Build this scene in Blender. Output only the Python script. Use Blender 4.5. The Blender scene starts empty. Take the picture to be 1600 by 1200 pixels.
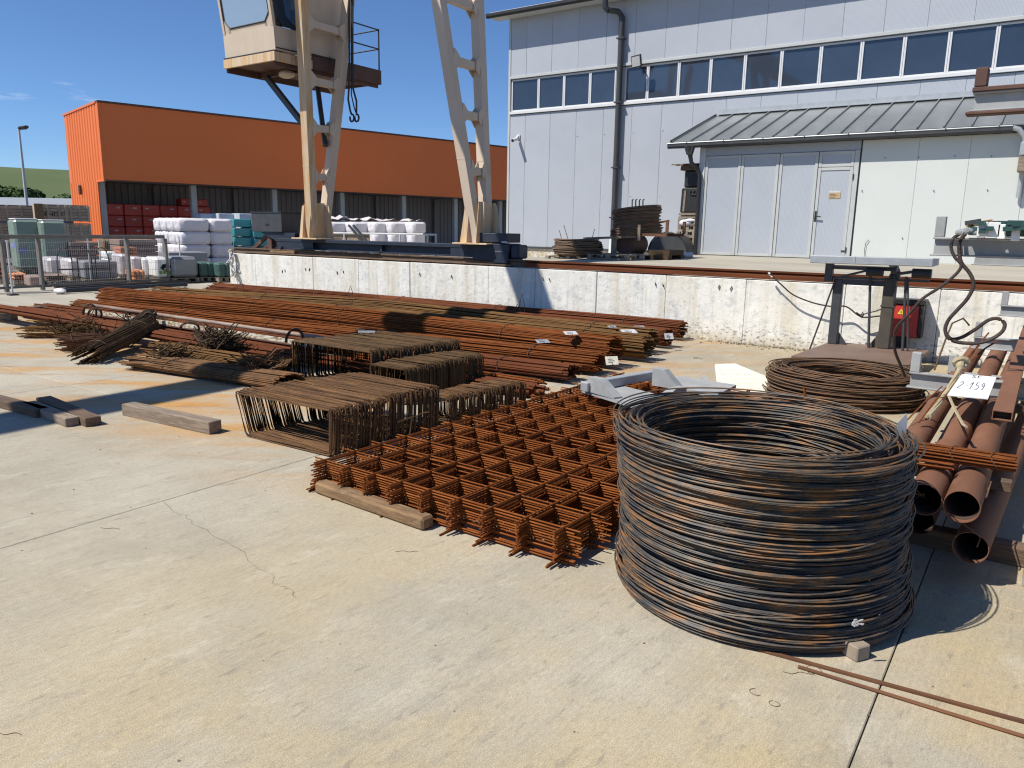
import bpy, math, random
import numpy as np
from mathutils import Vector, Matrix

random.seed(7); rng = np.random.default_rng(7)
C = bpy.context.scene.collection
S = bpy.context.scene
R = math.radians
PI = math.pi

# ------------------------------------------------------------------ camera
FPX, CX, CY, EYE = 1190.0, 800.0, 600.0, 1.7          # focal length in px of the 1600x1200 photograph
YAW, PITCH, ROLL = R(34.8), R(11.45), R(1.0)
FW = np.array([-math.sin(YAW)*math.cos(PITCH), math.cos(YAW)*math.cos(PITCH), -math.sin(PITCH)])
RT0 = np.array([math.cos(YAW), math.sin(YAW), 0.0])
UP0 = np.cross(RT0, FW)
RT = RT0*math.cos(ROLL) + UP0*math.sin(ROLL)
UP = -RT0*math.sin(ROLL) + UP0*math.cos(ROLL)
OC = np.array([0.0, 0.0, EYE])
cam = bpy.data.cameras.new('camera'); camo = bpy.data.objects.new('camera', cam); C.objects.link(camo)
cam.sensor_width = 36.0; cam.lens = 36.0*FPX/1600.0; cam.clip_start = 0.05; cam.clip_end = 3000
m = Matrix((RT, UP, -FW)).transposed().to_4x4(); m.translation = Vector(OC)
camo.matrix_world = m
S.camera = camo

# ------------------------------------------------------------------ light
SUN = Vector((0.42, 0.62, -1.0)).normalized()          # direction the light travels
sl = bpy.data.lights.new('sun', 'SUN'); so = bpy.data.objects.new('sun', sl); C.objects.link(so)
sl.energy = 4.6; sl.angle = R(0.53); sl.color = (1.0, 0.95, 0.86)
so.rotation_euler = SUN.to_track_quat('-Z', 'Y').to_euler(); so.location = (0, 0, 40)
W = bpy.data.worlds.new('World'); S.world = W; W.use_nodes = True
wt = W.node_tree; wn = wt.nodes; wl = wt.links; wn.clear()
wo = wn.new('ShaderNodeOutputWorld'); bg = wn.new('ShaderNodeBackground')
sky = wn.new('ShaderNodeTexSky'); sky.sky_type = 'NISHITA'; sky.sun_disc = False
sky.sun_elevation = math.asin(-SUN.z)
sky.sun_rotation = math.atan2(-SUN.x, -SUN.y)          # clockwise from +Y
sky.air_density = 1.0; sky.dust_density = 0.0; sky.ozone_density = 10.0; sky.altitude = 2200
bg.inputs[1].default_value = 0.102
# a few thin wisps of cloud
tc = wn.new('ShaderNodeTexCoord'); mp = wn.new('ShaderNodeMapping'); mp.inputs['Scale'].default_value = (2.2, 2.2, 13)
nz = wn.new('ShaderNodeTexNoise'); nz.inputs['Scale'].default_value = 1.7; nz.inputs['Detail'].default_value = 7; nz.inputs['Roughness'].default_value = 0.6
cr = wn.new('ShaderNodeValToRGB'); cr.color_ramp.elements[0].position = 0.63; cr.color_ramp.elements[1].position = 0.80
cr.color_ramp.elements[1].color = (0.55, 0.55, 0.55, 1)
mx = wn.new('ShaderNodeMix'); mx.data_type = 'RGBA'; mx.inputs['B'].default_value = (10.0, 10.4, 11.0, 1)
wl.new(tc.outputs['Generated'], mp.inputs['Vector']); wl.new(mp.outputs[0], nz.inputs['Vector']); wl.new(nz.outputs['Fac'], cr.inputs[0])
wl.new(cr.outputs[0], mx.inputs['Factor']); wl.new(sky.outputs[0], mx.inputs['A']); wl.new(mx.outputs['Result'], bg.inputs[0]); wl.new(bg.outputs[0], wo.inputs[0])
vs = S.view_settings; vs.view_transform = 'Standard'; vs.look = 'None'; vs.gamma = 1.0; vs.use_curve_mapping = False
vs.exposure = 0.32
S.cycles.use_denoising = True; S.cycles.denoiser = 'OPENIMAGEDENOISE'; S.cycles.denoising_input_passes = 'RGB_ALBEDO_NORMAL'; S.cycles.denoising_prefilter = 'ACCURATE'; S.cycles.filter_width = 1.2
S.cycles.sample_clamp_indirect = 4.0
S.cycles.max_bounces = 6; S.cycles.diffuse_bounces = 3; S.cycles.glossy_bounces = 3; S.cycles.transparent_max_bounces = 8

# ------------------------------------------------------------------ where things stand: photo pixel -> point in the yard
def ray(px, py):
    d = FW + RT*(px-CX)/FPX - UP*(py-CY)/FPX
    return d/np.linalg.norm(d)
def G(px, py, z=0.0):
    d = ray(px, py); return OC + d*((z-EYE)/d[2])
def onY(px, py, Y):
    d = ray(px, py); return OC + d*(Y/d[1])
def onX(px, py, X):
    d = ray(px, py); return OC + d*(X/d[0])
def pj(P):
    v = np.array(P, float)-OC; z = v@FW
    return CX+FPX*(v@RT)/z, CY-FPX*(v@UP)/z
def Zat(px, py, P):
    d = ray(px, py); return EYE + d[2]*math.hypot(P[0], P[1])/math.hypot(d[0], d[1])
def col(px, depth, z=0.0):                              # point at height z seen in column px, `depth` metres ahead
    a = RT*(px-CX)/FPX*depth + FW*depth
    t = (EYE + a[2] - z)/UP[2]
    return OC + a - UP*t
def along(P, u, px, lim=60):                            # how far from P along u until column px
    lo, hi = 0.0, lim
    u = np.array(u, float); s = 1 if pj(P+u*0.5)[0] > pj(P)[0] else -1
    for _ in range(50):
        mid = (lo+hi)/2
        if (px - pj(P+u*mid)[0])*s > 0: lo = mid
        else: hi = mid
    return lo

# ------------------------------------------------------------------ materials
MATS = {}
def lin(c):
    return tuple(((x/12.92) if x <= 0.04045 else ((x+0.055)/1.055)**2.4) for x in c)
def mat(name, c1, c2=None, c3=None, rough=0.7, metal=0.0, scale=6.0, map_scale=(1, 1, 1), detail=6.0, lo=0.35, hi=0.65,
        bump=0.0, bscale=60.0, bmap=None, spec=0.5, rnd=0.0, fine=0.0, alpha=1.0, rib=None, coord='Object', trans=0.0, seedoff=0.0):
    if name in MATS: return MATS[name]
    M = bpy.data.materials.new(name); M.use_nodes = True
    t = M.node_tree; n = t.nodes; l = t.links
    b = n['Principled BSDF']
    b.inputs['Roughness'].default_value = rough; b.inputs['Metallic'].default_value = metal
    b.inputs['Specular IOR Level'].default_value = spec; b.inputs['Alpha'].default_value = alpha
    if trans: b.inputs['Transmission Weight'].default_value = trans
    tc = n.new('ShaderNodeTexCoord'); mp = n.new('ShaderNodeMapping')
    mp.inputs['Scale'].default_value = map_scale; mp.inputs['Location'].default_value = (seedoff, seedoff*1.7, seedoff*.6)
    l.new(tc.outputs[coord], mp.inputs['Vector'])
    vec = mp.outputs[0]
    oi = n.new('ShaderNodeObjectInfo')
    if rnd or True:
        add = n.new('ShaderNodeVectorMath'); add.operation = 'ADD'
        sc = n.new('ShaderNodeMath'); sc.operation = 'MULTIPLY'; sc.inputs[1].default_value = 37.0
        l.new(oi.outputs['Random'], sc.inputs[0]); l.new(vec, add.inputs[0]); l.new(sc.outputs[0], add.inputs[1]); vec = add.outputs[0]
    colour = None
    if c2 is not None:
        nz = n.new('ShaderNodeTexNoise'); nz.inputs['Scale'].default_value = scale; nz.inputs['Detail'].default_value = detail; nz.inputs['Roughness'].default_value = 0.62
        l.new(vec, nz.inputs['Vector'])
        cr = n.new('ShaderNodeValToRGB'); e = cr.color_ramp.elements
        e[0].position = lo; e[0].color = (*c1, 1); e[1].position = hi; e[1].color = (*c2, 1)
        if c3 is not None:
            x = e.new(min(0.99, hi+0.14)); x.color = (*c3, 1)
        l.new(nz.outputs['Fac'], cr.inputs[0]); colour = cr.outputs[0]
    else:
        rgb = n.new('ShaderNodeRGB'); rgb.outputs[0].default_value = (*c1, 1); colour = rgb.outputs[0]
    if fine:
        nf = n.new('ShaderNodeTexNoise'); nf.inputs['Scale'].default_value = bscale; nf.inputs['Detail'].default_value = 4
        l.new(vec, nf.inputs['Vector'])
        mr = n.new('ShaderNodeMapRange'); mr.inputs['From Min'].default_value = 0.3; mr.inputs['From Max'].default_value = 0.7
        mr.inputs['To Min'].default_value = 1-fine; mr.inputs['To Max'].default_value = 1+fine
        l.new(nf.outputs['Fac'], mr.inputs[0])
        vm = n.new('ShaderNodeVectorMath'); vm.operation = 'SCALE'; l.new(colour, vm.inputs[0]); l.new(mr.outputs[0], vm.inputs['Scale']); colour = vm.outputs[0]
    if rnd:
        mr = n.new('ShaderNodeMapRange'); mr.inputs['To Min'].default_value = 1-rnd; mr.inputs['To Max'].default_value = 1+rnd
        l.new(oi.outputs['Random'], mr.inputs[0])
        vm = n.new('ShaderNodeVectorMath'); vm.operation = 'SCALE'; l.new(colour, vm.inputs[0]); l.new(mr.outputs[0], vm.inputs['Scale']); colour = vm.outputs[0]
    l.new(colour, b.inputs['Base Color'])
    hgt = None
    if bump:
        nb = n.new('ShaderNodeTexNoise'); nb.inputs['Scale'].default_value = bscale; nb.inputs['Detail'].default_value = 5
        if bmap is not None:
            m2 = n.new('ShaderNodeMapping'); m2.inputs['Scale'].default_value = bmap; l.new(tc.outputs[coord], m2.inputs['Vector']); l.new(m2.outputs[0], nb.inputs['Vector'])
        else: l.new(vec, nb.inputs['Vector'])
        bp = n.new('ShaderNodeBump'); bp.inputs['Strength'].default_value = bump; bp.inputs['Distance'].default_value = 0.01
        l.new(nb.outputs['Fac'], bp.inputs['Height']); l.new(bp.outputs[0], b.inputs['Normal']); hgt = bp
    if rib:                                             # fine pressed ribs of sheet metal: (axis, pitch m, strength)
        ax, pitch, st = rib
        sx = n.new('ShaderNodeSeparateXYZ'); l.new(tc.outputs[coord], sx.inputs[0])
        mm = n.new('ShaderNodeMath'); mm.operation = 'MULTIPLY'; mm.inputs[1].default_value = 2*PI/pitch; l.new(sx.outputs[ax], mm.inputs[0])
        sn = n.new('ShaderNodeMath'); sn.operation = 'SINE'; l.new(mm.outputs[0], sn.inputs[0])
        pw = n.new('ShaderNodeMath'); pw.operation = 'MULTIPLY'; l.new(sn.outputs[0], pw.inputs[0]); l.new(sn.outputs[0], pw.inputs[1])
        bp = n.new('ShaderNodeBump'); bp.inputs['Strength'].default_value = st; bp.inputs['Distance'].default_value = 0.006
        l.new(pw.outputs[0], bp.inputs['Height'])
        if hgt: l.new(hgt.outputs[0], bp.inputs['Normal'])
        l.new(bp.outputs[0], b.inputs['Normal'])
    MATS[name] = M
    return M

# ------------------------------------------------------------------ mesh building
ORG = {}
class MB:
    def __init__(s): s.v = []; s.f = []; s.n = 0
    def add(s, V, F):
        V = np.asarray(V, float).reshape(-1, 3)
        s.v.append(V); s.f += [tuple(int(i)+s.n for i in q) for q in F]; s.n += len(V)
    def frame(s, o, u, v, w, ch=0.0):                   # box: corner o and three edge vectors; ch = chamfer in m
        o, u, v, w = (np.array(a, float) for a in (o, u, v, w))
        if ch <= 0:
            P = [o, o+u, o+u+v, o+v, o+w, o+u+w, o+u+v+w, o+v+w]
            F = [(0, 3, 2, 1), (4, 5, 6, 7), (0, 1, 5, 4), (1, 2, 6, 5), (2, 3, 7, 6), (3, 0, 4, 7)]
            if np.dot(np.cross(u, v), w) < 0: F = [q[::-1] for q in F]
            s.add(P, F); return
        L = [np.linalg.norm(a) for a in (u, v, w)]; E = [u, v, w]; c = [min(ch/x, .45) for x in L]
        idx = {}; P = []
        for i in (0, 1):
            for j in (0, 1):
                for k in (0, 1):
                    for a in range(3):
                        t = [abs(x-cc) for x, cc in zip((i, j, k), c)]
                        t[a] = (i, j, k)[a]
                        idx[(i, j, k, a)] = len(P); P.append(o+E[0]*t[0]+E[1]*t[1]+E[2]*t[2])
        F = []
        for a in range(3):
            b, d = [x for x in range(3) if x != a]
            for side in (0, 1):
                q = []
                for (p, r) in ((0, 0), (1, 0), (1, 1), (0, 1)):
                    k = [0, 0, 0]; k[a] = side; k[b] = p; k[d] = r; q.append(idx[(*k, a)])
                F.append(q)
        for a in range(3):                              # edges along axis a
            b, d = [x for x in range(3) if x != a]
            for p in (0, 1):
                for r in (0, 1):
                    k0 = [0, 0, 0]; k1 = [0, 0, 0]; k0[b] = k1[b] = p; k0[d] = k1[d] = r; k1[a] = 1
                    F.append([idx[(*k0, b)], idx[(*k1, b)], idx[(*k1, d)], idx[(*k0, d)]])
        for i in (0, 1):
            for j in (0, 1):
                for k in (0, 1): F.append([idx[(i, j, k, 0)], idx[(i, j, k, 1)], idx[(i, j, k, 2)]])
        cen = o+(u+v+w)/2; out = []
        for q in F:
            pts = np.array([P[i] for i in q]); nn = np.cross(pts[1]-pts[0], pts[2]-pts[0])
            out.append(q if np.dot(nn, pts.mean(0)-cen) > 0 else q[::-1])
        s.add(P, out)
    def box(s, x0, x1, y0, y1, z0, z1, ch=0.0):
        s.frame((x0, y0, z0), (x1-x0, 0, 0), (0, y1-y0, 0), (0, 0, z1-z0), ch)
    def prism(s, pts, ext, cap=True):                   # planar outline extruded by vector ext
        P = np.array(pts, float); e = np.array(ext, float); n = len(P)
        nn = np.zeros(3)
        for i in range(n): nn += np.cross(P[i], P[(i+1) % n])
        if np.dot(nn, e) > 0: P = P[::-1]
        F = [(i, i+n, (i+1) % n+n, (i+1) % n) for i in range(n)]
        F = [q[::-1] for q in F]
        if cap: F += [tuple(range(n)), tuple(range(2*n-1, n-1, -1))]
        s.add(np.vstack([P, P+e]), F)
    def tube(s, pts, r, n=6, closed=False, caps=True):
        P = np.array(pts, float); m = len(P)
        r = np.broadcast_to(np.array(r, float), (m,))
        if closed: T = np.roll(P, -1, 0)-np.roll(P, 1, 0)
        else:
            T = np.empty_like(P); T[1:-1] = P[2:]-P[:-2]; T[0] = P[1]-P[0]; T[-1] = P[-1]-P[-2]
        T /= np.maximum(np.linalg.norm(T, axis=1, keepdims=True), 1e-9)
        ref = np.where(np.abs(T[:, 2:3]) > 0.95, np.array([[1., 0, 0]]), np.array([[0, 0, 1.]]))
        A = np.cross(T, ref); A /= np.maximum(np.linalg.norm(A, axis=1, keepdims=True), 1e-9)
        B = np.cross(T, A)
        if not closed or True:                          # keep the ring from flipping
            for i in range(1, m):
                if np.dot(A[i], A[i-1]) < 0 and abs(T[i][2]) > 0.5: A[i] *= -1; B[i] *= -1
        an = np.arange(n)*2*PI/n
        V = P[:, None, :] + r[:, None, None]*(np.cos(an)[None, :, None]*A[:, None, :]+np.sin(an)[None, :, None]*B[:, None, :])
        F = []
        k = m if closed else m-1
        for i in range(k):
            a = i*n; b = ((i+1) % m)*n
            for j in range(n):
                j2 = (j+1) % n; F.append((a+j, a+j2, b+j2, b+j))
        if caps and not closed:
            F.append(tuple(range(n-1, -1, -1))); F.append(tuple((m-1)*n+j for j in range(n)))
        s.add(V, F)
    def cyl(s, a, b, r, n=12): s.tube([a, b], r, n)
    def beam(s, a, b, w, h, up=(0, 0, 1), ch=0.0):      # rectangular bar from a to b
        a = np.array(a, float); b = np.array(b, float); t = b-a; up = np.array(up, float)
        sd = np.cross(t, up); sd /= np.linalg.norm(sd); u2 = np.cross(sd, t); u2 /= np.linalg.norm(u2)
        s.frame(a-sd*w/2-u2*h/2, t, sd*w, u2*h, ch)
    def pipe(s, a, b, ro, ri, n=28):                    # open pipe with wall thickness
        a = np.array(a, float); b = np.array(b, float); t = (b-a)/np.linalg.norm(b-a)
        A = np.cross(t, (0, 0, 1.)); A /= np.linalg.norm(A); B = np.cross(t, A)
        an = np.arange(n)*2*PI/n; ring = np.cos(an)[:, None]*A+np.sin(an)[:, None]*B
        V = np.vstack([a+ring*ro, b+ring*ro, b+ring*ri, a+ring*ri]); F = []
        for q in range(4):
            for j in range(n):
                j2 = (j+1) % n; F.append((q*n+j, q*n+j2, ((q+1) % 4)*n+j2, ((q+1) % 4)*n+j))
        s.add(V, F)
    def sphere(s, c, r, nu=12, nv=8):
        r = np.broadcast_to(np.array(r, float), (3,)); V = []; F = []
        for i in range(nv+1):
            for j in range(nu):
                th = PI*i/nv; ph = 2*PI*j/nu; V.append((c[0]+r[0]*math.sin(th)*math.cos(ph), c[1]+r[1]*math.sin(th)*math.sin(ph), c[2]+r[2]*math.cos(th)))
        for i in range(nv):
            for j in range(nu): F.append((i*nu+j, (i+1)*nu+j, (i+1)*nu+(j+1) % nu, i*nu+(j+1) % nu))
        s.add(V, F)
    def mesh(s, name, m, org=(0, 0, 0), smooth=False):
        V = np.vstack(s.v)-np.array(org, float)
        me = bpy.data.meshes.new(name); me.from_pydata(V.tolist(), [], s.f); me.materials.append(m)
        if smooth:
            me.polygons.foreach_set('use_smooth', [True]*len(me.polygons)); 
            try: me.set_sharp_from_angle(angle=R(40))
            except Exception: pass
        me.update(); return me
    def build(s, name, m, parent=None, org=None, smooth=False, kind=None):
        if parent is not None: org = ORG[parent]
        elif org is None:
            V = np.vstack(s.v); org = ((V[:, 0].min()+V[:, 0].max())/2, (V[:, 1].min()+V[:, 1].max())/2, V[:, 2].min())
        org = tuple(float(x) for x in org)
        o = bpy.data.objects.new(name, s.mesh(name, m, org, smooth)); C.objects.link(o)
        if parent is not None: o.parent = parent
        else: o.location = org
        ORG[o] = org
        if kind: o['kind'] = kind
        return o
def thing(name, loc, label, cat, group=None):
    o = bpy.data.objects.new(name, None); C.objects.link(o); o.location = tuple(float(x) for x in loc); o.empty_display_size = .2
    ORG[o] = tuple(float(x) for x in loc); o['label'] = label; o['category'] = cat
    if group: o['group'] = group
    return o
def tag(o, label, cat, group=None):
    o['label'] = label; o['category'] = cat
    if group: o['group'] = group
    return o
def struct(o): o['kind'] = 'structure'; return o
def clone(o, loc, label=None, rot=None):
    c = o.copy(); C.objects.link(c); c.location = tuple(float(x) for x in loc); ORG[c] = tuple(c.location)
    if rot is not None: c.rotation_euler = rot
    if label: c['label'] = label
    for ch in o.children:
        d = ch.copy(); C.objects.link(d); d.parent = c
        for g in ch.children:
            e = g.copy(); C.objects.link(e); e.parent = d
    return c
def piece(name, me, parent, loc=(0, 0, 0), rot=(0, 0, 0), scale=(1, 1, 1)):   # a part that shares its mesh with its like
    o = bpy.data.objects.new(name, me); C.objects.link(o); o.parent = parent; o.location = loc; o.rotation_euler = rot; o.scale = scale
    return o
def part(name, m, parent, fn, smooth=False, kind=None):
    b = MB(); fn(b); return b.build(name, m, parent, smooth=smooth, kind=kind)

# ------------------------------------------------------------------ palette
def yard_material():
    M = bpy.data.materials.new('yard_concrete'); M.use_nodes = True; t = M.node_tree; n = t.nodes; l = t.links; b = n['Principled BSDF']
    b.inputs['Roughness'].default_value = 0.85; b.inputs['Specular IOR Level'].default_value = 0.25
    tc = n.new('ShaderNodeTexCoord')
    def noise(scale, detail=6, ms=(1, 1, 1), off=(0, 0, 0), rot=0.0, rough=.6):
        m0 = n.new('ShaderNodeMapping'); m0.inputs['Rotation'].default_value = (0, 0, rot); l.new(tc.outputs['Object'], m0.inputs['Vector'])
        mp = n.new('ShaderNodeMapping'); mp.inputs['Scale'].default_value = ms; mp.inputs['Location'].default_value = off
        l.new(m0.outputs[0], mp.inputs['Vector'])
        z = n.new('ShaderNodeTexNoise'); z.inputs['Scale'].default_value = scale; z.inputs['Detail'].default_value = detail; z.inputs['Roughness'].default_value = rough
        l.new(mp.outputs[0], z.inputs['Vector']); return z.outputs['Fac']
    def rng_(x, a, b_, c, d):
        r = n.new('ShaderNodeMapRange'); r.inputs['From Min'].default_value = a; r.inputs['From Max'].default_value = b_; r.inputs['To Min'].default_value = c; r.inputs['To Max'].default_value = d
        l.new(x, r.inputs[0]); return r.outputs[0]
    def mixc(f, a, bcol):
        x = n.new('ShaderNodeMix'); x.data_type = 'RGBA'
        if hasattr(f, 'links') or not isinstance(f, float): l.new(f, x.inputs['Factor'])
        else: x.inputs['Factor'].default_value = f
        for s_, v in (('A', a), ('B', bcol)):
            if isinstance(v, tuple): x.inputs[s_].default_value = (*v, 1)
            else: l.new(v, x.inputs[s_])
        return x.outputs['Result']
    def mul(a, b_):
        x = n.new('ShaderNodeMath'); x.operation = 'MULTIPLY'
        l.new(a, x.inputs[0])
        if isinstance(b_, float): x.inputs[1].default_value = b_
        else: l.new(b_, x.inputs[1])
        return x.outputs[0]
    sx = n.new('ShaderNodeSeparateXYZ'); l.new(tc.outputs['Object'], sx.inputs[0])
    c = mixc(rng_(noise(0.7, 9, off=(3, 1, 0), rough=.68), .36, .64, 0, 1), (0.365, 0.325, 0.250), (0.480, 0.435, 0.345))
    # warmer towards the stacks of steel
    c = mixc(mul(rng_(noise(.8, 6, off=(9, 4, 2)), .38, .58, 0, .85), rng_(sx.outputs[0], -4.2, -1.6, .10, 1)), c, (0.47, 0.375, 0.215))
    # grey scuffs and smears of several sizes
    c = mixc(rng_(noise(1.4, 10, (1.4, .7, 1), (5, 2, 0), .12, .74), .55, .66, 0, .42), c, (0.245, 0.228, 0.19))
    c = mixc(rng_(noise(4.5, 10, (1.7, .6, 1), (1, 7, 0), .10, .76), .57, .66, 0, .48), c, (0.225, 0.208, 0.17))
    c = mixc(rng_(noise(3.4, 10, (1.3, .6, 1), (6, 3, 0), .15, .76), .55, .66, 0, .5), c, (0.57, 0.515, 0.405))
    c = mixc(rng_(noise(11, 8, (1.8, .5, 1), (8, 2, 0), .1, .7), .59, .66, 0, .5), c, (0.20, 0.185, 0.155))
    # broom streaks
    c = mixc(rng_(noise(1.0, 6, (60, 2.2, 1), (0, 0, 0), .06), .38, .72, 0, .20), c, (0.23, 0.205, 0.16))
    c = mixc(rng_(noise(1.0, 6, (14, .7, 1), (4, 0, 0), .04, .7), .54, .72, 0, .28), c, (0.27, 0.25, 0.205))
    # rust that ran off the steel
    reg = mul(rng_(sx.outputs[1], 2.7, 3.9, 0, 1), rng_(sx.outputs[0], -3.0, -5.6, .22, 1))
    st = rng_(noise(.9, 9, (.50, 2.0, 1), (2, 3, 0), -.62, .70), .47, .60, 0, 1.0)
    c = mixc(mul(mul(st, reg), .9), c, (0.48, 0.255, 0.075))
    st2 = rng_(noise(1.6, 9, (.5, 2.2, 1), (7, 1, 0), -.6, .7), .55, .70, 0, .8)
    c = mixc(mul(st2, reg), c, (0.33, 0.145, 0.04))
    # fine grain, specks
    g_ = mul(rng_(noise(210, 2), .3, .7, .70, 1.24), rng_(noise(42, 6, (1.6, .7, 1), rough=.75), .3, .7, .84, 1.13))
    vm = n.new('ShaderNodeVectorMath'); vm.operation = 'SCALE'; l.new(c, vm.inputs[0]); l.new(g_, vm.inputs['Scale']); c = vm.outputs[0]
    sp = rng_(noise(26, 2, off=(2, 2, 2)), .745, .77, 0, .75); c = mixc(sp, c, (0.06, 0.055, 0.045))
    oi = n.new('ShaderNodeObjectInfo'); v2 = n.new('ShaderNodeVectorMath'); v2.operation = 'SCALE'
    l.new(c, v2.inputs[0]); l.new(rng_(oi.outputs['Random'], 0, 1, .95, 1.05), v2.inputs['Scale']); c = v2.outputs[0]
    l.new(c, b.inputs['Base Color'])
    bp = n.new('ShaderNodeBump'); bp.inputs['Strength'].default_value = .35; bp.inputs['Distance'].default_value = .004
    l.new(noise(1.0, 6, (70, 6, 1), (0, 0, 0), .06), bp.inputs['Height'])
    b2 = n.new('ShaderNodeBump'); b2.inputs['Strength'].default_value = .3; b2.inputs['Distance'].default_value = .003
    l.new(noise(120, 4), b2.inputs['Height']); l.new(bp.outputs[0], b2.inputs['Normal']); l.new(b2.outputs[0], b.inputs['Normal'])
    return M
def wall_material():
    M = bpy.data.materials.new('limewashed_concrete'); M.use_nodes = True; t = M.node_tree; n = t.nodes; l = t.links; b = n['Principled BSDF']
    b.inputs['Roughness'].default_value = .9; b.inputs['Specular IOR Level'].default_value = .2
    tc = n.new('ShaderNodeTexCoord')
    def noise(scale, detail, ms, off=(0, 0, 0)):
        mp = n.new('ShaderNodeMapping'); mp.inputs['Scale'].default_value = ms; mp.inputs['Location'].default_value = off; l.new(tc.outputs['Object'], mp.inputs['Vector'])
        z = n.new('ShaderNodeTexNoise'); z.inputs['Scale'].default_value = scale; z.inputs['Detail'].default_value = detail; z.inputs['Roughness'].default_value = .65; l.new(mp.outputs[0], z.inputs['Vector']); return z.outputs['Fac']
    def rg(x, a, b_, c, d):
        r = n.new('ShaderNodeMapRange'); r.inputs['From Min'].default_value = a; r.inputs['From Max'].default_value = b_; r.inputs['To Min'].default_value = c; r.inputs['To Max'].default_value = d; l.new(x, r.inputs[0]); return r.outputs[0]
    def mx_(f, a, bc):
        x = n.new('ShaderNodeMix'); x.data_type = 'RGBA'; l.new(f, x.inputs['Factor'])
        for s_, v in (('A', a), ('B', bc)):
            if isinstance(v, tuple): x.inputs[s_].default_value = (*v, 1)
            else: l.new(v, x.inputs[s_])
        return x.outputs['Result']
    def mul(a, c):
        x = n.new('ShaderNodeMath'); x.operation = 'MULTIPLY'; l.new(a, x.inputs[0]); l.new(c, x.inputs[1]); return x.outputs[0]
    sx = n.new('ShaderNodeSeparateXYZ'); l.new(tc.outputs['Object'], sx.inputs[0]); z = sx.outputs[2]
    c = mx_(rg(noise(3, 6, (1, 1, 1)), .35, .65, 0, 1), (.84, .82, .75), (.73, .715, .655))
    c = mx_(rg(noise(1, 7, (3.4, 1, .4), (2, 0, 0)), .48, .66, 0, .75), c, (.64, .575, .44))      # run-off streaks
    c = mx_(rg(noise(1, 6, (9, 1, .35), (5, 0, 1)), .53, .70, 0, .6), c, (.44, .42, .36))
    c = mx_(rg(noise(1, 5, (5, 1, .3), (8, 3, 1)), .64, .74, 0, .8), c, (.50, .33, .14))        # rust runs
    c = mx_(rg(noise(4.5, 7, (1, 1, 1.3), (1, 5, 2)), .54, .68, 0, .55), c, (.44, .46, .46))
    c = mx_(rg(noise(11, 8, (1, 1, 1), (2, 8, 1)), .56, .66, 0, .55), c, (.40, .40, .37))
    foot = rg(z, .42, .05, 0, 1)
    c = mx_(mul(rg(noise(13, 6, (1, 1, 1.8), (3, 1, 4)), .53, .60, 0, 1), foot), c, (.16, .15, .125))  # spalled foot
    c = mx_(rg(noise(22, 3, (1, 1, 1), (6, 2, 4)), .70, .73, 0, .8), c, (.20, .19, .17))
    c = mx_(mul(rg(noise(2.5, 5, (1, 1, 1), (4, 4, 4)), .4, .6, .3, 1), rg(z, .2, .0, 0, .8)), c, (.42, .34, .2))
    l.new(c, b.inputs['Base Color'])
    bp = n.new('ShaderNodeBump'); bp.inputs['Strength'].default_value = .5; bp.inputs['Distance'].default_value = .02; l.new(noise(9, 7, (1, 1, 1)), bp.inputs['Height']); l.new(bp.outputs[0], b.inputs['Normal'])
    return M
YARD = yard_material(); LIME = wall_material()
JOINT = mat('joint_dirt', (.10, .08, .06), (.18, .145, .10), scale=9, rough=.95)
FARGROUND = mat('outer_ground', (.13, .125, .11), (.10, .095, .085), (.085, .08, .07), scale=.35, detail=8, rough=.95, bump=.3, bscale=30, fine=.1)
PLATF = mat('platform_concrete', (.42, .385, .31), (.33, .30, .24), (.27, .24, .19), scale=.9, map_scale=(.5, 2, 1), detail=8, rough=.9, bump=.3, bscale=40, fine=.08)
RUST = mat('bright_rust', (.25, .082, .024), (.125, .040, .015), (.36, .14, .042), scale=3.2, map_scale=(.5, 14, 14), lo=.38, hi=.60, rough=.95, spec=.08, bump=.3, bscale=90, rnd=.12, detail=8)
RUSTX = mat('mesh_rust', (.285, .092, .024), (.165, .050, .015), (.38, .145, .045), scale=7, rough=.95, spec=.08, rnd=.12)
RUSTD = mat('brown_rust', (.165, .075, .036), (.085, .042, .025), (.24, .13, .06), scale=4, map_scale=(.6, 7, 7), rough=.8, spec=.25, rnd=.15, detail=8)
OLIVE = mat('old_bar_rust', (.19, .105, .042), (.105, .055, .025), (.25, .10, .035), scale=4, map_scale=(.5, 14, 14), rough=.95, spec=.08)
REDR = mat('red_oxide', (.175, .060, .026), (.090, .032, .017), (.25, .098, .040), scale=3, map_scale=(.4, 12, 12), rough=.92, spec=.1, rnd=.1)
STIR = mat('stirrup_steel', (.165, .084, .035), (.075, .043, .024), (.25, .118, .040), scale=5, rough=.85, spec=.2, rnd=.35, metal=.0)
STIRD = mat('dark_stirrup_steel', (.125, .074, .034), (.062, .040, .024), (.19, .105, .045), scale=5, rough=.9, spec=.12, rnd=.3)
SLING = mat('wire_rope_black', (.035, .024, .02), (.06, .038, .03), scale=30, rough=.7, bump=.6, bscale=60)
SCRAP = mat('dark_scrap_steel', (.045, .032, .02), (.09, .052, .026), (.14, .075, .035), scale=6, rough=.8, spec=.25)
COIL = mat('coil_wire_steel', (.042, .042, .043), (.095, .072, .050), (.235, .108, .036), scale=1.5, map_scale=(5.5, 5.5, 20), detail=8, lo=.40, hi=.50, rough=.56, metal=.10, spec=.5)
COILR = mat('rusty_coil_wire', (.085, .062, .044), (.17, .082, .034), (.27, .12, .04), scale=1.8, map_scale=(3.5, 3.5, 24), detail=8, rough=.75, metal=.05, spec=.4)
COILD = mat('weathered_coil_wire', (.20, .13, .08), (.12, .08, .052), (.27, .17, .10), scale=3, map_scale=(2, 2, 20), rough=.8)
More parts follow.
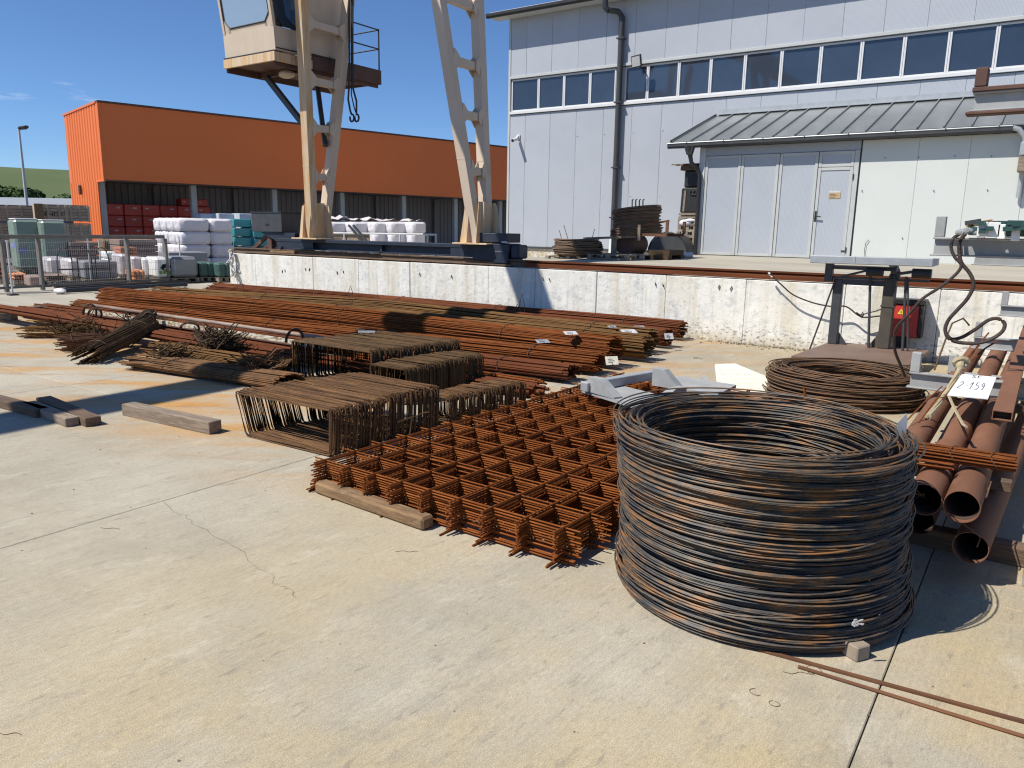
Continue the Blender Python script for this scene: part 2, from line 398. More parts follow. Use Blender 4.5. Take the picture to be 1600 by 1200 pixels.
PIPEM = mat('rusty_pipe_skin', (.235, .112, .066), (.165, .076, .045), (.30, .155, .092), scale=2.6, map_scale=(1.3, .5, 1.3), detail=8, rough=.75, spec=.25, bump=.12, bscale=40, rnd=.1)
PIPEIN = mat('pipe_bore', (.05, .032, .025), (.08, .05, .035), rough=.9)
TIE = mat('tie_wire', (.07, .045, .03), (.13, .07, .035), scale=20, rough=.8)
WOODG = mat('grey_timber', (.30, .235, .17), (.19, .145, .105), (.38, .31, .235), scale=2.2, map_scale=(1.2, 14, 14), detail=9, lo=.40, hi=.57, rough=.9, bump=.5, bscale=9, bmap=(2, 40, 40), rnd=.12)
WOODB = mat('brown_timber', (.275, .17, .085), (.17, .10, .05), (.33, .235, .135), scale=3.4, map_scale=(1.2, 7, 7), detail=9, lo=.40, hi=.57, rough=.9, bump=.5, bscale=9, bmap=(2, 40, 40))
WOODD = mat('dark_timber', (.18, .115, .07), (.105, .07, .048), (.25, .17, .11), scale=2.4, map_scale=(1.2, 12, 12), detail=9, lo=.40, hi=.57, rough=.9, bump=.5, bscale=9, bmap=(2, 40, 40), rnd=.15)
PALLET = mat('pallet_wood', (.33, .27, .20), (.23, .185, .14), scale=6, rough=.9, rnd=.2)
GALV = mat('galvanised_steel', (.46, .48, .49), (.38, .40, .41), (.52, .53, .53), scale=7, detail=8, rough=.45, metal=.35, spec=.5, rnd=.06)
PRIMER = mat('grey_primer', (.37, .375, .37), (.29, .295, .29), (.42, .42, .41), scale=5, detail=8, rough=.55, spec=.35, rnd=.05)
NAVY = mat('navy_paint', (.018, .026, .045), (.03, .037, .052), scale=4, rough=.5, spec=.4)
NAVYG = mat('dusty_navy_paint', (.055, .062, .075), (.035, .042, .055), scale=5, rough=.6)
CREAM = mat('cream_crane_paint', (.60, .495, .385), (.565, .455, .345), (.50, .36, .23), scale=1.6, map_scale=(2, 2, .9), detail=8, lo=.40, hi=.66, rough=.55, spec=.35)
CREAMR = mat('rust_stained_cream', (.62, .50, .36), (.57, .36, .17), (.46, .20, .06), scale=2.0, map_scale=(5, 5, .30), detail=7, lo=.38, hi=.60, rough=.6, spec=.3)
BROWNP = mat('rusty_brown_plate', (.13, .065, .045), (.085, .042, .032), (.18, .095, .06), scale=3, rough=.75)
BLACK = mat('black_paint', (.014, .014, .015), (.025, .024, .023), scale=6, rough=.5)
RUBBER = mat('black_rubber', (.022, .020, .020), (.035, .03, .028), scale=12, rough=.6, spec=.3)
DGREY = mat('anthracite_metal', (.045, .047, .05), (.06, .06, .062), scale=5, rough=.45, spec=.45)
PANEL = mat('light_grey_cladding', (.425, .448, .490), (.400, .423, .465), scale=.8, detail=4, rough=.42, spec=.4, rnd=.02, rib=(0, .05, .28))
PANELW = mat('white_cladding', (.60, .625, .595), (.575, .60, .57), scale=.9, rough=.5, spec=.3, rnd=.02)
GATE = mat('gate_leaf_grey', (.42, .448, .49), (.395, .423, .465), scale=1.2, rough=.45, spec=.4, rib=(0, .055, .3))
TRIMG = mat('pale_trim', (.50, .515, .505), (.45, .46, .45), scale=2, rough=.45, spec=.4)
UPVC = mat('white_upvc', (.68, .68, .68), (.64, .64, .635), scale=3, rough=.35, spec=.5)
PANE = mat('dark_window_glass', (.038, .052, .076), (.030, .042, .064), scale=1.2, rough=.04, spec=.9, rnd=.25)
CABGLASS = mat('cab_glass', (.42, .52, .58), rough=.03, spec=.8, alpha=.42)
CABDARK = mat('cab_side_glass', (.02, .028, .036), rough=.05, spec=.7, alpha=.85)
ORANGE = mat('orange_cladding', (.80, .195, .050), (.76, .182, .045), scale=.5, rough=.5, spec=.3)
DKWALL = mat('dark_brown_cladding', (.31, .285, .28), (.29, .265, .26), scale=.7, rough=.6)
STEELCOL = mat('grey_column_paint', (.58, .60, .60), (.52, .54, .54), scale=2, rough=.6)
REDP = mat('red_pack_wrap', (.62, .075, .045), (.54, .06, .035), (.70, .11, .06), scale=2.5, rough=.4, rnd=.12)
WHITEP = mat('white_bale_film', (.76, .725, .745), (.69, .66, .68), scale=5, rough=.45, spec=.4, bump=.5, bscale=6, rnd=.03)
TEAL = mat('teal_pack_film', (.06, .36, .38), (.045, .29, .31), (.10, .43, .44), scale=2, map_scale=(1, 1, 6), rough=.4, rnd=.1)
PALEB = mat('pale_blue_pack', (.55, .60, .66), (.48, .53, .60), scale=3, rough=.5)
GREENW = mat('green_stretch_film', (.24, .31, .25), (.19, .25, .205), (.31, .37, .31), scale=1.4, map_scale=(1, 1, 7), detail=7, rough=.35, spec=.5, bump=.4, bscale=7, rnd=.06)
CRATEW = mat('weathered_crate_board', (.46, .36, .25), (.36, .28, .20), (.54, .43, .31), scale=2.5, map_scale=(1, 1, 6), rough=.9, rnd=.16)
CLEARW = mat('clear_film_wrap', (.66, .63, .65), (.42, .37, .36), (.82, .81, .83), scale=4, detail=9, rough=.3, spec=.5, bump=.6, bscale=9, rnd=.08)
GREYW = mat('grey_block_stack', (.27, .28, .30), (.20, .21, .23), (.34, .35, .37), scale=3, rough=.6, rnd=.1)
WRAPD = mat('grey_hood_film', (.25, .265, .28), (.20, .21, .225), (.33, .34, .35), scale=2, map_scale=(1, 1, 4), detail=8, rough=.35, bump=.5, bscale=6)
BRICK = mat('red_brick_pack', (.55, .20, .10), (.42, .14, .065), (.50, .22, .12), scale=6, rough=.9, rnd=.15)
BRNTILE = mat('brown_tile_pack', (.30, .21, .17), (.22, .155, .13), scale=9, rough=.85, rnd=.12)
TERRA = mat('terracotta_tile', (.62, .25, .11), (.42, .15, .06), scale=6, rough=.85, rnd=.15)
PRINTW = mat('white_printed_film', (.86, .86, .84), (.70, .71, .68), scale=4, rough=.4)
LEAFP = mat('green_print', (.25, .40, .05), (.12, .22, .04), scale=9, rough=.5)
INK = mat('black_ink', (.02, .02, .022), rough=.7)
PAPER = mat('white_sheet', (.78, .80, .84), (.74, .76, .80), scale=6, rough=.6)
TAGM = mat('grey_tag', (.40, .42, .45), (.32, .34, .37), scale=9, rough=.5, metal=.2)
TAGW = mat('white_tag', (.62, .62, .60), (.50, .51, .52), scale=14, rough=.5)
FOAM = mat('cream_foam_board', (.80, .77, .63), (.74, .70, .56), scale=14, rough=.9, bump=.4, bscale=40)
ROPE = mat('hemp_rope', (.44, .37, .23), (.34, .28, .17), scale=20, rough=.95, bump=.6, bscale=80)
REDBOX = mat('red_enclosure', (.56, .050, .035), (.49, .045, .03), scale=2, rough=.45)
YELLOW = mat('warning_yellow', (.85, .60, .08), rough=.5)
GREENP = mat('dark_green_profile', (.022, .062, .055), (.035, .085, .075), scale=6, rough=.4, rnd=.25)
SILVER = mat('crumpled_foil', (.60, .60, .60), (.35, .36, .36), scale=30, rough=.3, metal=.5, bump=.8, bscale=25)
CARD = mat('cardboard', (.50, .36, .20), (.42, .29, .15), scale=5, rough=.9)
GRASS = mat('hill_grass', (.125, .150, .070), (.095, .125, .058), (.165, .178, .092), scale=.012, map_scale=(1, 1, 2), detail=9, lo=.4, hi=.6, rough=1, spec=.1)  # muted greens: slight distance haze is put into the grass colour
LEAF = mat('tree_leaf', (.040, .075, .022), (.060, .100, .030), (.028, .055, .018), scale=.6, rough=.8, spec=.15, rnd=.25)
BARK = mat('bark', (.10, .075, .05), rough=.95)
WHITEROOF = mat('white_roof_sheet', (.80, .81, .82), (.76, .77, .78), scale=.3, rough=.45)
FENCEM = mat('weathered_fence_steel', (.20, .188, .168), (.155, .145, .13), scale=6, rough=.6)
MESHW = mat('fence_wire', (.33, .31, .295), rough=.6)
PLATEB = mat('worn_plate', (.20, .135, .10), (.155, .10, .075), (.24, .17, .125), scale=2, detail=8, rough=.6)
OLIVED = mat('drab_brown_post', (.085, .07, .05), (.06, .05, .038), (.11, .09, .055), scale=4, rough=.7)
SEAMM = mat('roof_zinc', (.34, .36, .365), (.28, .30, .305), (.44, .46, .46), scale=2.2, map_scale=(1.5, .6, 1), detail=7, rough=.32, metal=.55, spec=.5, rnd=.06)
LIMESTAIN = mat('flaked_paint_rail', (.66, .64, .54), (.34, .25, .14), (.22, .11, .06), scale=16, map_scale=(1, 1, 2), lo=.44, hi=.54, rough=.8)
TUBEP = mat('mill_scale_tube', (.19, .105, .07), (.36, .29, .23), (.15, .075, .045), scale=3, map_scale=(.7, 3, 3), rough=.55)

# ================================================================== THE SETTING
YW = 11.85                                              # face of the retaining wall
def zplat(x, y):                                        # the raised yard rises gently to the doors and sinks to the left
    k = min(1, max(0, (y-12.3)/6.4)); zz = 1.03+.13*k
    f = min(1, max(0, (-8.6-x)/5)); return zz-.33*f*min(1, max(0, (y-14)/3))
b = MB()
gx = [-700, -300, -120, -60, -30, 30, 120, 400]; gy = [-200, -60, -20, 30, 80, 200, 420, 800]
V = [(x, y, -.035) for y in gy for x in gx]; n_ = len(gx)
b.add(V, [(j*n_+i, j*n_+i+1, (j+1)*n_+i+1, (j+1)*n_+i) for j in range(len(gy)-1) for i in range(n_-1)])
struct(b.build('ground', FARGROUND, org=(0, 0, 0)))
b = MB(); b.add([(-24, -8, -.022), (-17.12, -8, -.022), (-17.12, 40, -.022), (-24, 40, -.022)], [(0, 1, 2, 3)]); struct(b.build('side_road', PLATF, org=(0, 0, 0)))
b = MB(); b.box(-17.15, 6.2, -6.5, YW, -.034, -.014); pave = struct(b.build('pavement', JOINT, org=(0, 0, 0)))
xs = [-17.15, -16.45, -12.42, -8.39, -4.36, -.33, 3.7, 6.2]; ys = [-6.5, -4.22, -.19, 3.84, 7.87, YW]; ysr = [-6.5, -4.0, .05, 4.05, 4.405, 8.0, YW]
gap = .0026
for i in range(len(xs)-1):
    yy = ysr if i >= 5 else ys
    for j in range(len(yy)-1):
        bb = MB(); bb.frame((xs[i]+gap, yy[j]+gap, -.013), (xs[i+1]-xs[i]-2*gap, 0, 0), (0, yy[j+1]-yy[j]-2*gap, 0), (0, 0, .013), .004)
        bb.build('concrete_slab', YARD, pave)
# the crack in the near slab: a jagged sliver of dark gap
cp = [(258, 783), (272, 800), (290, 806), (300, 818), (318, 825), (332, 836), (352, 845), (372, 858), (384, 866), (388, 876), (402, 888), (412, 893), (426, 900), (428, 911), (440, 916), (452, 922), (462, 934)]
def crack(b):
    P = [];
    for k, q in enumerate(cp):
        p = G(*q); P.append(p)
    Q = []
    for k in range(len(P)-1):
        for t in (0, .33, .66):
            p = P[k]+(P[k+1]-P[k])*t; Q.append(p+np.array([random.uniform(-.012, .012), random.uniform(-.012, .012), 0]))
    Q.append(P[-1]); Q = np.array(Q); Vv = []
    for k, p in enumerate(Q):
        t = Q[min(k+1, len(Q)-1)]-Q[max(k-1, 0)]; nrm = np.array([-t[1], t[0], 0]); nrm /= np.linalg.norm(nrm); w = .0013*(.3+random.random()*1.2)
        Vv += [p-nrm*w+np.array([0, 0, .0012]), p+nrm*w+np.array([0, 0, .0012])]
    b.add(Vv, [(2*k, 2*k+2, 2*k+3, 2*k+1) for k in range(len(Q)-1)])
part('crack', JOINT, pave, crack)

# raised yard behind the retaining wall
b = MB(); px_ = list(np.linspace(-17.0, 7, 25)); py_ = [12.35, 13.5, 15, 16.5, 18.7, 22, 30]
V = [(x, y, zplat(x, y)) for y in py_ for x in px_]; n_ = len(px_)
b.add(V, [(j*n_+i, j*n_+i+1, (j+1)*n_+i+1, (j+1)*n_+i) for j in range(len(py_)-1) for i in range(n_-1)])
b.add([(-17.0, 12.35, -.03), (-17.0, 30, -.03), (-17.0, 30, .7), (-17.0, 12.35, 1.0)], [(0, 1, 2, 3)])
struct(b.build('raised_yard', PLATF, org=(0, 0, 0)))

# retaining wall, cast in bays
wl_ = thing('retaining_wall', (-8, YW, 0), 'limewashed concrete retaining wall carrying the crane rail, stained with rust runs', 'wall')
bays = [-17.0]
for px in (399, 489, 560, 640, 763, 836, 932, 1040, 1165, 1320, 1468): bays.append(onY(px, 440+(px-800)*.05, YW)[0])
bays += [1.2, 3.0, 5.0, 7.0]
for i in range(len(bays)-1):
    dy = random.uniform(0, .012)
    bb = MB(); bb.frame((bays[i]+.003, YW+dy, -.03), (bays[i+1]-bays[i]-.006, 0, 0), (0, .5-dy, 0), (0, 0, 1.03+random.uniform(0, .008)), .008); bb.build('wall_bay', LIME, wl_)
part('backing', JOINT, wl_, lambda b: b.box(-16.98, 6.98, YW+.03, YW+.49, -.02, .985))
def barstubs(b):                                        # cut ends of form ties
    for px, py in ((441, 424), (446, 423), (527, 426), (537, 425), (850, 436), (860, 437), (1025, 444), (1037, 446), (1123, 448), (1141, 450), (478, 421), (483, 421), (1345, 490), (655, 428), (706, 432)):
        p = onY(px, py, YW); b.beam(p-np.array([0, .008, .03]), p+np.array([random.uniform(-.03, .03), -.008, .03]), .012, .012)
part('tie_end', SCRAP, wl_, barstubs)

# crane rail on the wall
rl = thing('crane_rail', (-3, 12.0, 1.02), 'long rust red crane rail lying along the top of the retaining wall', 'rail')
def railprof(x0, x1, z0, y0):
    def f(b):
        P = [(-.09, 0), (.09, 0), (.09, .018), (.02, .03), (.02, .085), (.05, .10), (.05, .125), (-.05, .125), (-.05, .10), (-.02, .085), (-.02, .03), (-.09, .018)]
        b.prism([(x0, y0+p, z0+q) for p, q in P], (x1-x0, 0, 0))
    return f
part('rail_bar', REDR, rl, railprof(-8.05, 7, 1.022, 11.99))
part('rail_bar', WOODD, rl, railprof(-16.9, -8.06, 1.022, 11.99))
def packing(b):
    b.box(-8.0, 7, 11.852, 11.88, 1.022, 1.095, .004)
part('edge_angle', REDR, rl, packing)
part('bearing_strip', WOODD, rl, lambda b: b.box(-16.6, -8.3, 11.86, 12.35, 1.021, 1.05, .01))
for k in range(9):
    x = -7.4+k*1.55
    part('rail_clip', BROWNP, rl, lambda b: (b.box(x, x+.1, 11.885, 11.9, 1.041, 1.07), b.box(x+.02, x+.06, 11.89, 11.935, 1.041, 1.06)))

# far hill with its trees
def hillz(x, y):
    d = math.hypot(x+330, (y-330)*.6); return 34*math.exp(-((y-420-.25*x)/150)**2)*(0.8+.2*math.sin(x*.004))
b = MB(); hx = np.linspace(-760, 60, 42); hy = np.linspace(-160, 700, 50)
V = []
for y in hy:
    for x in hx:
        V.append((x, y, max(-1, 29*(1/(1+math.exp(-(math.hypot(x, y)-300)/42))) - 1.2 + 1.2*math.sin(x*.013+y*.02))))
n_ = len(hx); b.add(V, [(j*n_+i, j*n_+i+1, (j+1)*n_+i+1, (j+1)*n_+i) for j in range(len(hy)-1) for i in range(n_-1)])
struct(b.build('hill', GRASS, org=(0, 0, 0), smooth=True))
def tree_meshes(seed):
    r = np.random.default_rng(seed); cb = MB()
    cl = [(r.normal(0, .30), r.normal(0, .30), r.uniform(.38, .92), r.uniform(.16, .30)) for _ in range(11)]
    V = []; F = []
    for cx, cy, cz, cr_ in cl:
        for _ in range(130):
            d = r.normal(size=3); d /= np.linalg.norm(d); p = np.array([cx, cy, cz])+d*cr_*r.uniform(.65, 1.05)
            u = r.normal(size=3); u /= np.linalg.norm(u); w = np.cross(u, d); s_ = r.uniform(.03, .06); i = len(V)
            V += [p-u*s_-w*s_*.6, p+u*s_-w*s_*.6, p+u*s_*.5+w*s_, p-u*s_*.5+w*s_]; F.append((i, i+1, i+2, i+3))
    cb.add(V, F); tb = MB()
    tb.tube([(0, 0, 0), (.02, .01, .25), (-.01, .02, .5), (.03, 0, .75)], [.045, .035, .025, .012], 6)
    for k in range(4):
        a = k*1.6; tb.tube([(0, 0, .28+.07*k), (.12*math.cos(a), .12*math.sin(a), .42+.08*k), (.26*math.cos(a), .26*math.sin(a), .55+.08*k)], [.018, .012, .006], 5)
    return cb.mesh('crown', LEAF), tb.mesh('trunk', BARK)
TM = [tree_meshes(k) for k in range(4)]
tl = [(-40, 150, 9), (-18, 148, 10.5), (-6, 150, 9.5), (5, 147, 10.8), (15, 150, 9.2), (26, 146, 10.4), (36, 151, 9), (46, 149, 8.4), (56, 152, 7.6), (64, 155, 6.6), (97, 150, 6.2), (104, 146, 7.6), (112, 150, 8.0), (76, 158, 5.2), (88, 156, 5.0)]
shape = ['broad', 'round topped', 'ragged', 'tall']
for k, (px, d, h) in enumerate(tl):
    p = col(px, d, 0)
    lab = ('dark green %s broadleaf tree in the row below the hill, beside the lamp post' if px < 70 else 'dark green %s tree standing by the corner of the orange building') % shape[k % 4]
    t = thing('broadleaf_tree', p, lab, 'tree', 'trees below the green hill' if px < 70 else 'trees beside the orange building')
    t.rotation_euler = (0, 0, k*1.3); t.scale = (h*.85, h*.85, h*.74)
    piece('crown', TM[k % 4][0], t); piece('trunk', TM[k % 4][1], t)

# ================================================================== GREY WORKSHOP BUILDING
YM = 21.5
bd = thing('workshop_building', (-4, 22, 1), 'large light grey clad workshop building with a long band of dark windows', 'building')
part('body', PANEL, bd, lambda b: b.box(-15.17, 8, YM+.07, 36, .4, 8.36))
edges = [-15.20, -14.60]
while edges[-1] < 7.4: edges.append(edges[-1]+.957)
for i in range(len(edges)-1):
    for z0, z1 in ((1.16, 5.40), (6.585, 8.46)):
        d = random.uniform(0, .004)
        bb = MB(); bb.frame((edges[i]+.0018, YM+d, z0), (edges[i+1]-edges[i]-.0036, 0, 0), (0, .06-d, 0), (0, 0, z1-z0), .006); bb.build('cladding_panel', PANEL, bd)
part('plinth', LIME, bd, lambda b: b.box(-15.16, 8, YM+.03, YM+.07, .4, 1.10))
part('base_flashing', DGREY, bd, lambda b: b.box(-15.22, 8, YM-.03, YM+.06, 1.10, 1.155, .005))
part('corner_trim', TRIMG, bd, lambda b: (b.box(-15.29, -15.205, YM-.015, YM+.10, 1.16, 8.4, .006),))
part('side_wall', PANEL, bd, lambda b: b.box(-15.27, -15.18, YM+.102, 36, .5, 8.4))
part('sill_trim', UPVC, bd, lambda b: (b.box(-15.2, 8, YM-.05, YM+.05, 5.405, 5.49, .006),))
part('drip_flashing', DGREY, bd, lambda b: b.box(-15.2, 8, YM-.02, YM+.04, 5.385, 5.402))
part('head_trim', TRIMG, bd, lambda b: (b.box(-15.2, 8, YM-.04, YM+.05, 6.50, 6.582, .006),))
part('head_flashing', DGREY, bd, lambda b: b.box(-15.2, 8, YM-.03, YM+.045, 6.484, 6.498))
wd = [-15.17, -14.12, -13.17, -12.24, -11.36]; w2 = [-11.06, -10.32, -9.36, -8.42, -7.46, -6.49, -5.50, -4.53, -3.57, -2.61, -1.65, -.69, .27, 1.23, 2.19, 3.15]
for seq in (wd, w2):
    for a, c_ in zip(seq[:-1], seq[1:]):
        def fr(b):
            z0, z1, y0, y1 = 5.492, 6.482, YM+.012, YM+.062
            b.box(a+.003, a+.045, y0, y1, z0, z1, .005); b.box(c_-.045, c_-.003, y0, y1, z0, z1, .005)
            b.box(a+.047, c_-.047, y0+.003, y1, z0, z0+.045, .004); b.box(a+.047, c_-.047, y0+.003, y1, z1-.045, z1, .004)
        w = part('window', UPVC, bd, fr)
        tw_ = random.uniform(-.006, .006); part('pane', PANE, w, lambda b: b.frame((a+.047, YM+.044+tw_, 5.539), (c_-a-.094, -2*tw_, 0), (0, .008, 0), (0, random.uniform(-.004, .004), .896)))
part('window_infill', TRIMG, bd, lambda b: b.box(-11.358, -11.062, YM+.02, YM+.06, 5.492, 6.482))
RS = .24
def roofpts(y): return 8.50+(y-21.02)*RS
part('roof', WHITEROOF, bd, lambda b: b.prism([(-15.75, 21.03, 8.49), (-15.75, 30, roofpts(30)), (-15.75, 38.9, roofpts(21.1)), (-15.75, 38.9, roofpts(21.1)-.1), (-15.75, 30, roofpts(30)-.1), (-15.75, 21.03, 8.39)], (24, 0, 0)))
part('gutter', BLACK, bd, lambda b: (b.prism([(-15.80, 20.90, 8.44), (-15.80, 20.90, 8.36), (-15.80, 20.93, 8.31), (-15.80, 21.0, 8.31), (-15.80, 21.025, 8.36), (-15.80, 21.025, 8.44)], (24.1, 0, 0)),))
part('soffit', TRIMG, bd, lambda b: b.box(-15.74, 8.2, 21.03, YM-.02, 8.33, 8.385))
P_ = [onY(945, -12, 20.98), onY(946, 12, 21.0), onY(950, 16, 21.06), onY(966, 18, 21.33), onY(972, 26, 21.38), onY(957.5, 372, 21.38)]
part('downspout', DGREY, bd, lambda b: (b.tube(P_[:3], .085, 12), b.tube(P_[2:5], .08, 12), b.tube(P_[4:], .085, 12)), smooth=True)
part('downspout_foot', UPVC, bd, lambda b: b.tube([onY(957.3, 374, 21.36), onY(955, 402, 21.33)], .10, 12), smooth=True)
for py in (60, 160, 262, 340):
    q = onY(972-(py-26)*.042, py, 21.38); part('pipe_bracket', DGREY, bd, lambda b: b.box(q[0]-.11, q[0]+.11, 21.28, YM-.001, q[2]-.02, q[2]+.02))

fl = thing('floodlight', onY(995, 107, 21.45), 'small black floodlight on a bracket above the second window past the downspout', 'floodlight')
q = onY(994, 96, 21.1)
part('housing', BLACK, fl, lambda b: b.frame(q+np.array([-.15, .03, -.17]), (.30, 0, .035), (0, .08, .02), (-.02, -.06, .32), .012))
part('lens', TRIMG, fl, lambda b: b.frame(q+np.array([-.125, .022, -.145]), (.25, 0, .03), (0, .012, .003), (-.017, -.05, .26)))
part('bracket', BLACK, fl, lambda b: (b.beam(q+np.array([.12, .1, -.08]), onY(1001, 100, 21.44), .03, .03), b.beam(onY(1000, 94, 21.46), onY(1000, 106, 21.46), .06, .04)))
sc_ = thing('security_camera', onY(808, 214, 21.48), 'small white security camera fixed high on the grey wall near its corner', 'camera')
q = onY(808, 216, 21.4)
part('bracket', UPVC, sc_, lambda b: (b.box(q[0]-.06, q[0]+.06, 21.46, 21.495, q[2]-.02, q[2]+.12, .006), b.beam((q[0], 21.47, q[2]+.08), (q[0], 21.34, q[2]-.02), .05, .05)))
part('body', UPVC, sc_, lambda b: b.cyl((q[0]-.01, 21.42, q[2]-.01), (q[0]+.02, 21.12, q[2]-.10), .055, 12), smooth=True)
part('lens', BLACK, sc_, lambda b: b.cyl((q[0]+.02, 21.118, q[2]-.101), (q[0]+.022, 21.10, q[2]-.107), .045, 12))

def fixings(b):
    for e_ in edges[:-1]:
        for z in (2.75, 4.6):
            b.cyl((e_+.06, YM-.006, z+random.uniform(-.02, .02)), (e_+.06, YM+.004, z), .016, 8)
part('fixing', TRIMG, bd, fixings, kind='stuff')

# ================================================================== LEAN-TO ANNEX
YA = 18.7
an = thing('lean_to_annex', (-3, 18.7, 1.15), 'low lean-to annex with grey folding gate, white cladding and a ribbed metal roof', 'building')
part('body', STEELCOL, an, lambda b: b.box(-7.38, 7, YA+.08, 21.42, 1.0, 3.75))
part('side_wall', PANEL, an, lambda b: b.prism([(-7.46, YA+.05, 1.1), (-7.46, 21.44, 1.1), (-7.46, 21.44, 4.70), (-7.46, YA+.05, 3.80)], (.06, 0, 0)))
# roof pans with standing seams
e0, e1 = np.array([0, 18.52, 3.885]), np.array([0, 21.46, 4.88]); n0 = -8.14; pitch = .498
sv = e1-e0; up_ = np.array([0, -sv[2], sv[1]])/np.linalg.norm(sv)
k = 0; x = n0
while x < 6.5:
    def pan(b):
        b.frame(np.array([x+.012, 0, 0])+e0, (pitch-.024, 0, 0), sv, up_*.02)
        b.frame(np.array([x-.011, 0, 0])+e0-up_*.001, (.022, 0, 0), sv, up_*.062)
    part('roof_pan', SEAMM, an, pan); x += pitch
part('roof_deck', DGREY, an, lambda b: b.frame(np.array([-8.12, .02, -.06])+e0, (14.6, 0, 0), sv, up_*.055))
part('top_flashing', GALV, an, lambda b: (b.frame((-8.1, 21.36, 4.91), (14.5, 0, 0), (0, .12, .02), (0, 0, .02)), b.box(-8.1, 6.4, 21.475, 21.498, 4.93, 5.06)))
part('verge_trim', DGREY, an, lambda b: b.frame(np.array([-8.165, -.01, -.08])+e0, (.03, 0, 0), sv, up_*.15))
an_g = [(0, 18.390, 3.86), (0, 18.390, 3.79), (0, 18.420, 3.745), (0, 18.475, 3.745), (0, 18.505, 3.79), (0, 18.505, 3.855), (0, 18.490, 3.855), (0, 18.485, 3.80), (0, 18.460, 3.765), (0, 18.430, 3.765), (0, 18.410, 3.80), (0, 18.405, 3.86)]
part('gutter', DGREY, an, lambda b: b.prism([(-8.2, y, z) for _, y, z in an_g], (7.25, 0, 0)))
part('gutter_lip_highlight', GALV, an, lambda b: b.cyl((-8.2, 18.388, 3.865), (-.95, 18.388, 3.865), .013, 8))  # pale bead that draws the highlight line on the dark gutter edge
for k in range(8):
    x = -7.7+k*.93; part('gutter_bracket', DGREY, an, lambda b: b.box(x, x+.025, 18.375, 18.510, 3.84, 3.875))
part('gutter_outlet', GALV, an, lambda b: b.tube([(-.95, 18.440, 3.83), (-.85, 18.460, 3.80), (-.74, 18.50, 3.66), (-.70, 18.55, 3.45), (-.70, 18.62, 3.2), (-.70, 18.62, 2.5)], .05, 10), smooth=True)
part('soffit', DGREY, an, lambda b: b.box(-8.1, 6.4, 18.510, YA-.03, 3.765, 3.80))
part('downspout', BLACK, an, lambda b: (b.tube([(-7.62, 18.450, 3.78), (-7.62, 18.450, 3.62), (-7.58, 18.490, 3.40), (-7.44, 18.60, 3.22), (-7.39, 18.62, 3.08), (-7.39, 18.62, 1.16)], [.09, .06, .05, .05, .05, .05], 12), b.prism([(-7.76, 18.390, 3.79), (-7.50, 18.390, 3.79), (-7.56, 18.390, 3.58), (-7.68, 18.390, 3.58)], (0, .11, 0))), smooth=True)
part('corner_post', STEELCOL, an, lambda b: b.box(-7.45, -7.30, YA-.02, YA+.06, 1.15, 3.765, .006))
part('lintel', GATE, an, lambda b: b.box(-7.295, -3.74, YA+.02, YA+.07, 3.56, 3.76))
def leaf(x0, x1, z0, z1, name='gate_leaf'):
    def fr(b):
        w = .065; y0, y1 = YA-.004, YA+.05
        b.box(x0, x0+w, y0, y1, z0, z1, .005); b.box(x1-w, x1, y0, y1, z0, z1, .005)
        b.box(x0+w+.001, x1-w-.001, y0+.002, y1, z0, z0+w, .004); b.box(x0+w+.001, x1-w-.001, y0+.002, y1, z1-w, z1, .004)
    f = part(name, TRIMG, an, fr); part('leaf_panel', GATE, f, lambda b: b.box(x0+w_+.002, x1-w_-.002, YA+.014, YA+.04, z0+w_+.002, z1-w_-.002)); return f
w_ = .065
for x0, x1 in ((-7.29, -6.405), (-6.395, -5.50), (-5.485, -4.625)): leaf(x0, x1, 1.175, 3.55)
md = leaf(-4.61, -3.86, 1.185, 3.20, 'gate_door')
leaf(-4.61, -3.86, 3.21, 3.55)
part('handle', BLACK, md, lambda b: (b.box(-4.60, -4.555, YA-.012, YA-.006, 2.0, 2.24, .003), b.beam((-4.58, YA-.05, 2.12), (-4.45, YA-.05, 2.11), .02, .025), b.cyl((-4.58, YA-.006, 2.12), (-4.58, YA-.055, 2.12), .012, 8)))
part('hinge', DGREY, md, lambda b: (b.cyl((-3.85, YA-.015, 1.32), (-3.85, YA-.015, 1.44), .014, 8), b.cyl((-3.85, YA-.015, 2.93), (-3.85, YA-.015, 3.05), .014, 8), b.box(-3.95, -3.86, YA-.012, YA-.006, 1.33, 1.37)))
part('gate_jamb', TRIMG, an, lambda b: b.box(-3.855, -3.755, YA-.002, YA+.05, 1.17, 3.56, .005))
part('jamb_gap', BLACK, an, lambda b: b.box(-3.752, -3.725, YA+.02, YA+.05, 1.15, 3.76))
sg = thing('door_notice', onY(1305, 309, YA-.004), 'small faded cream paper notice stuck on the grey man door', 'notice')
def notice(b): b.frame((-4.33, YA+.004, 2.52), (.25, 0, 0), (0, .006, 0), (0, 0, .17))
part('paper', CARD, sg, notice); part('title_strip', TAGW, sg, lambda b: b.frame((-4.328, YA+.001, 2.645), (.246, 0, 0), (0, .002, 0), (0, 0, .043)))
part('print', BROWNP, sg, lambda b: [b.frame((-4.31, YA+.0015, 2.545+.03*k), (.12+.05*(k % 2), 0, 0), (0, .0015, 0), (0, 0, .008)) for k in range(3)])
x = -3.72
for wdt in (1.12, .95, 1.0, 1.0, 1.0, 1.0, 1.0, 1.0, 1.0, 1.0):
    bb = MB(); bb.frame((x+.0016, YA+random.uniform(0, .003), 1.15), (wdt-.0032, 0, 0), (0, .06, 0), (0, 0, 2.61), .005); bb.build('wall_panel', PANELW, an); x += wdt
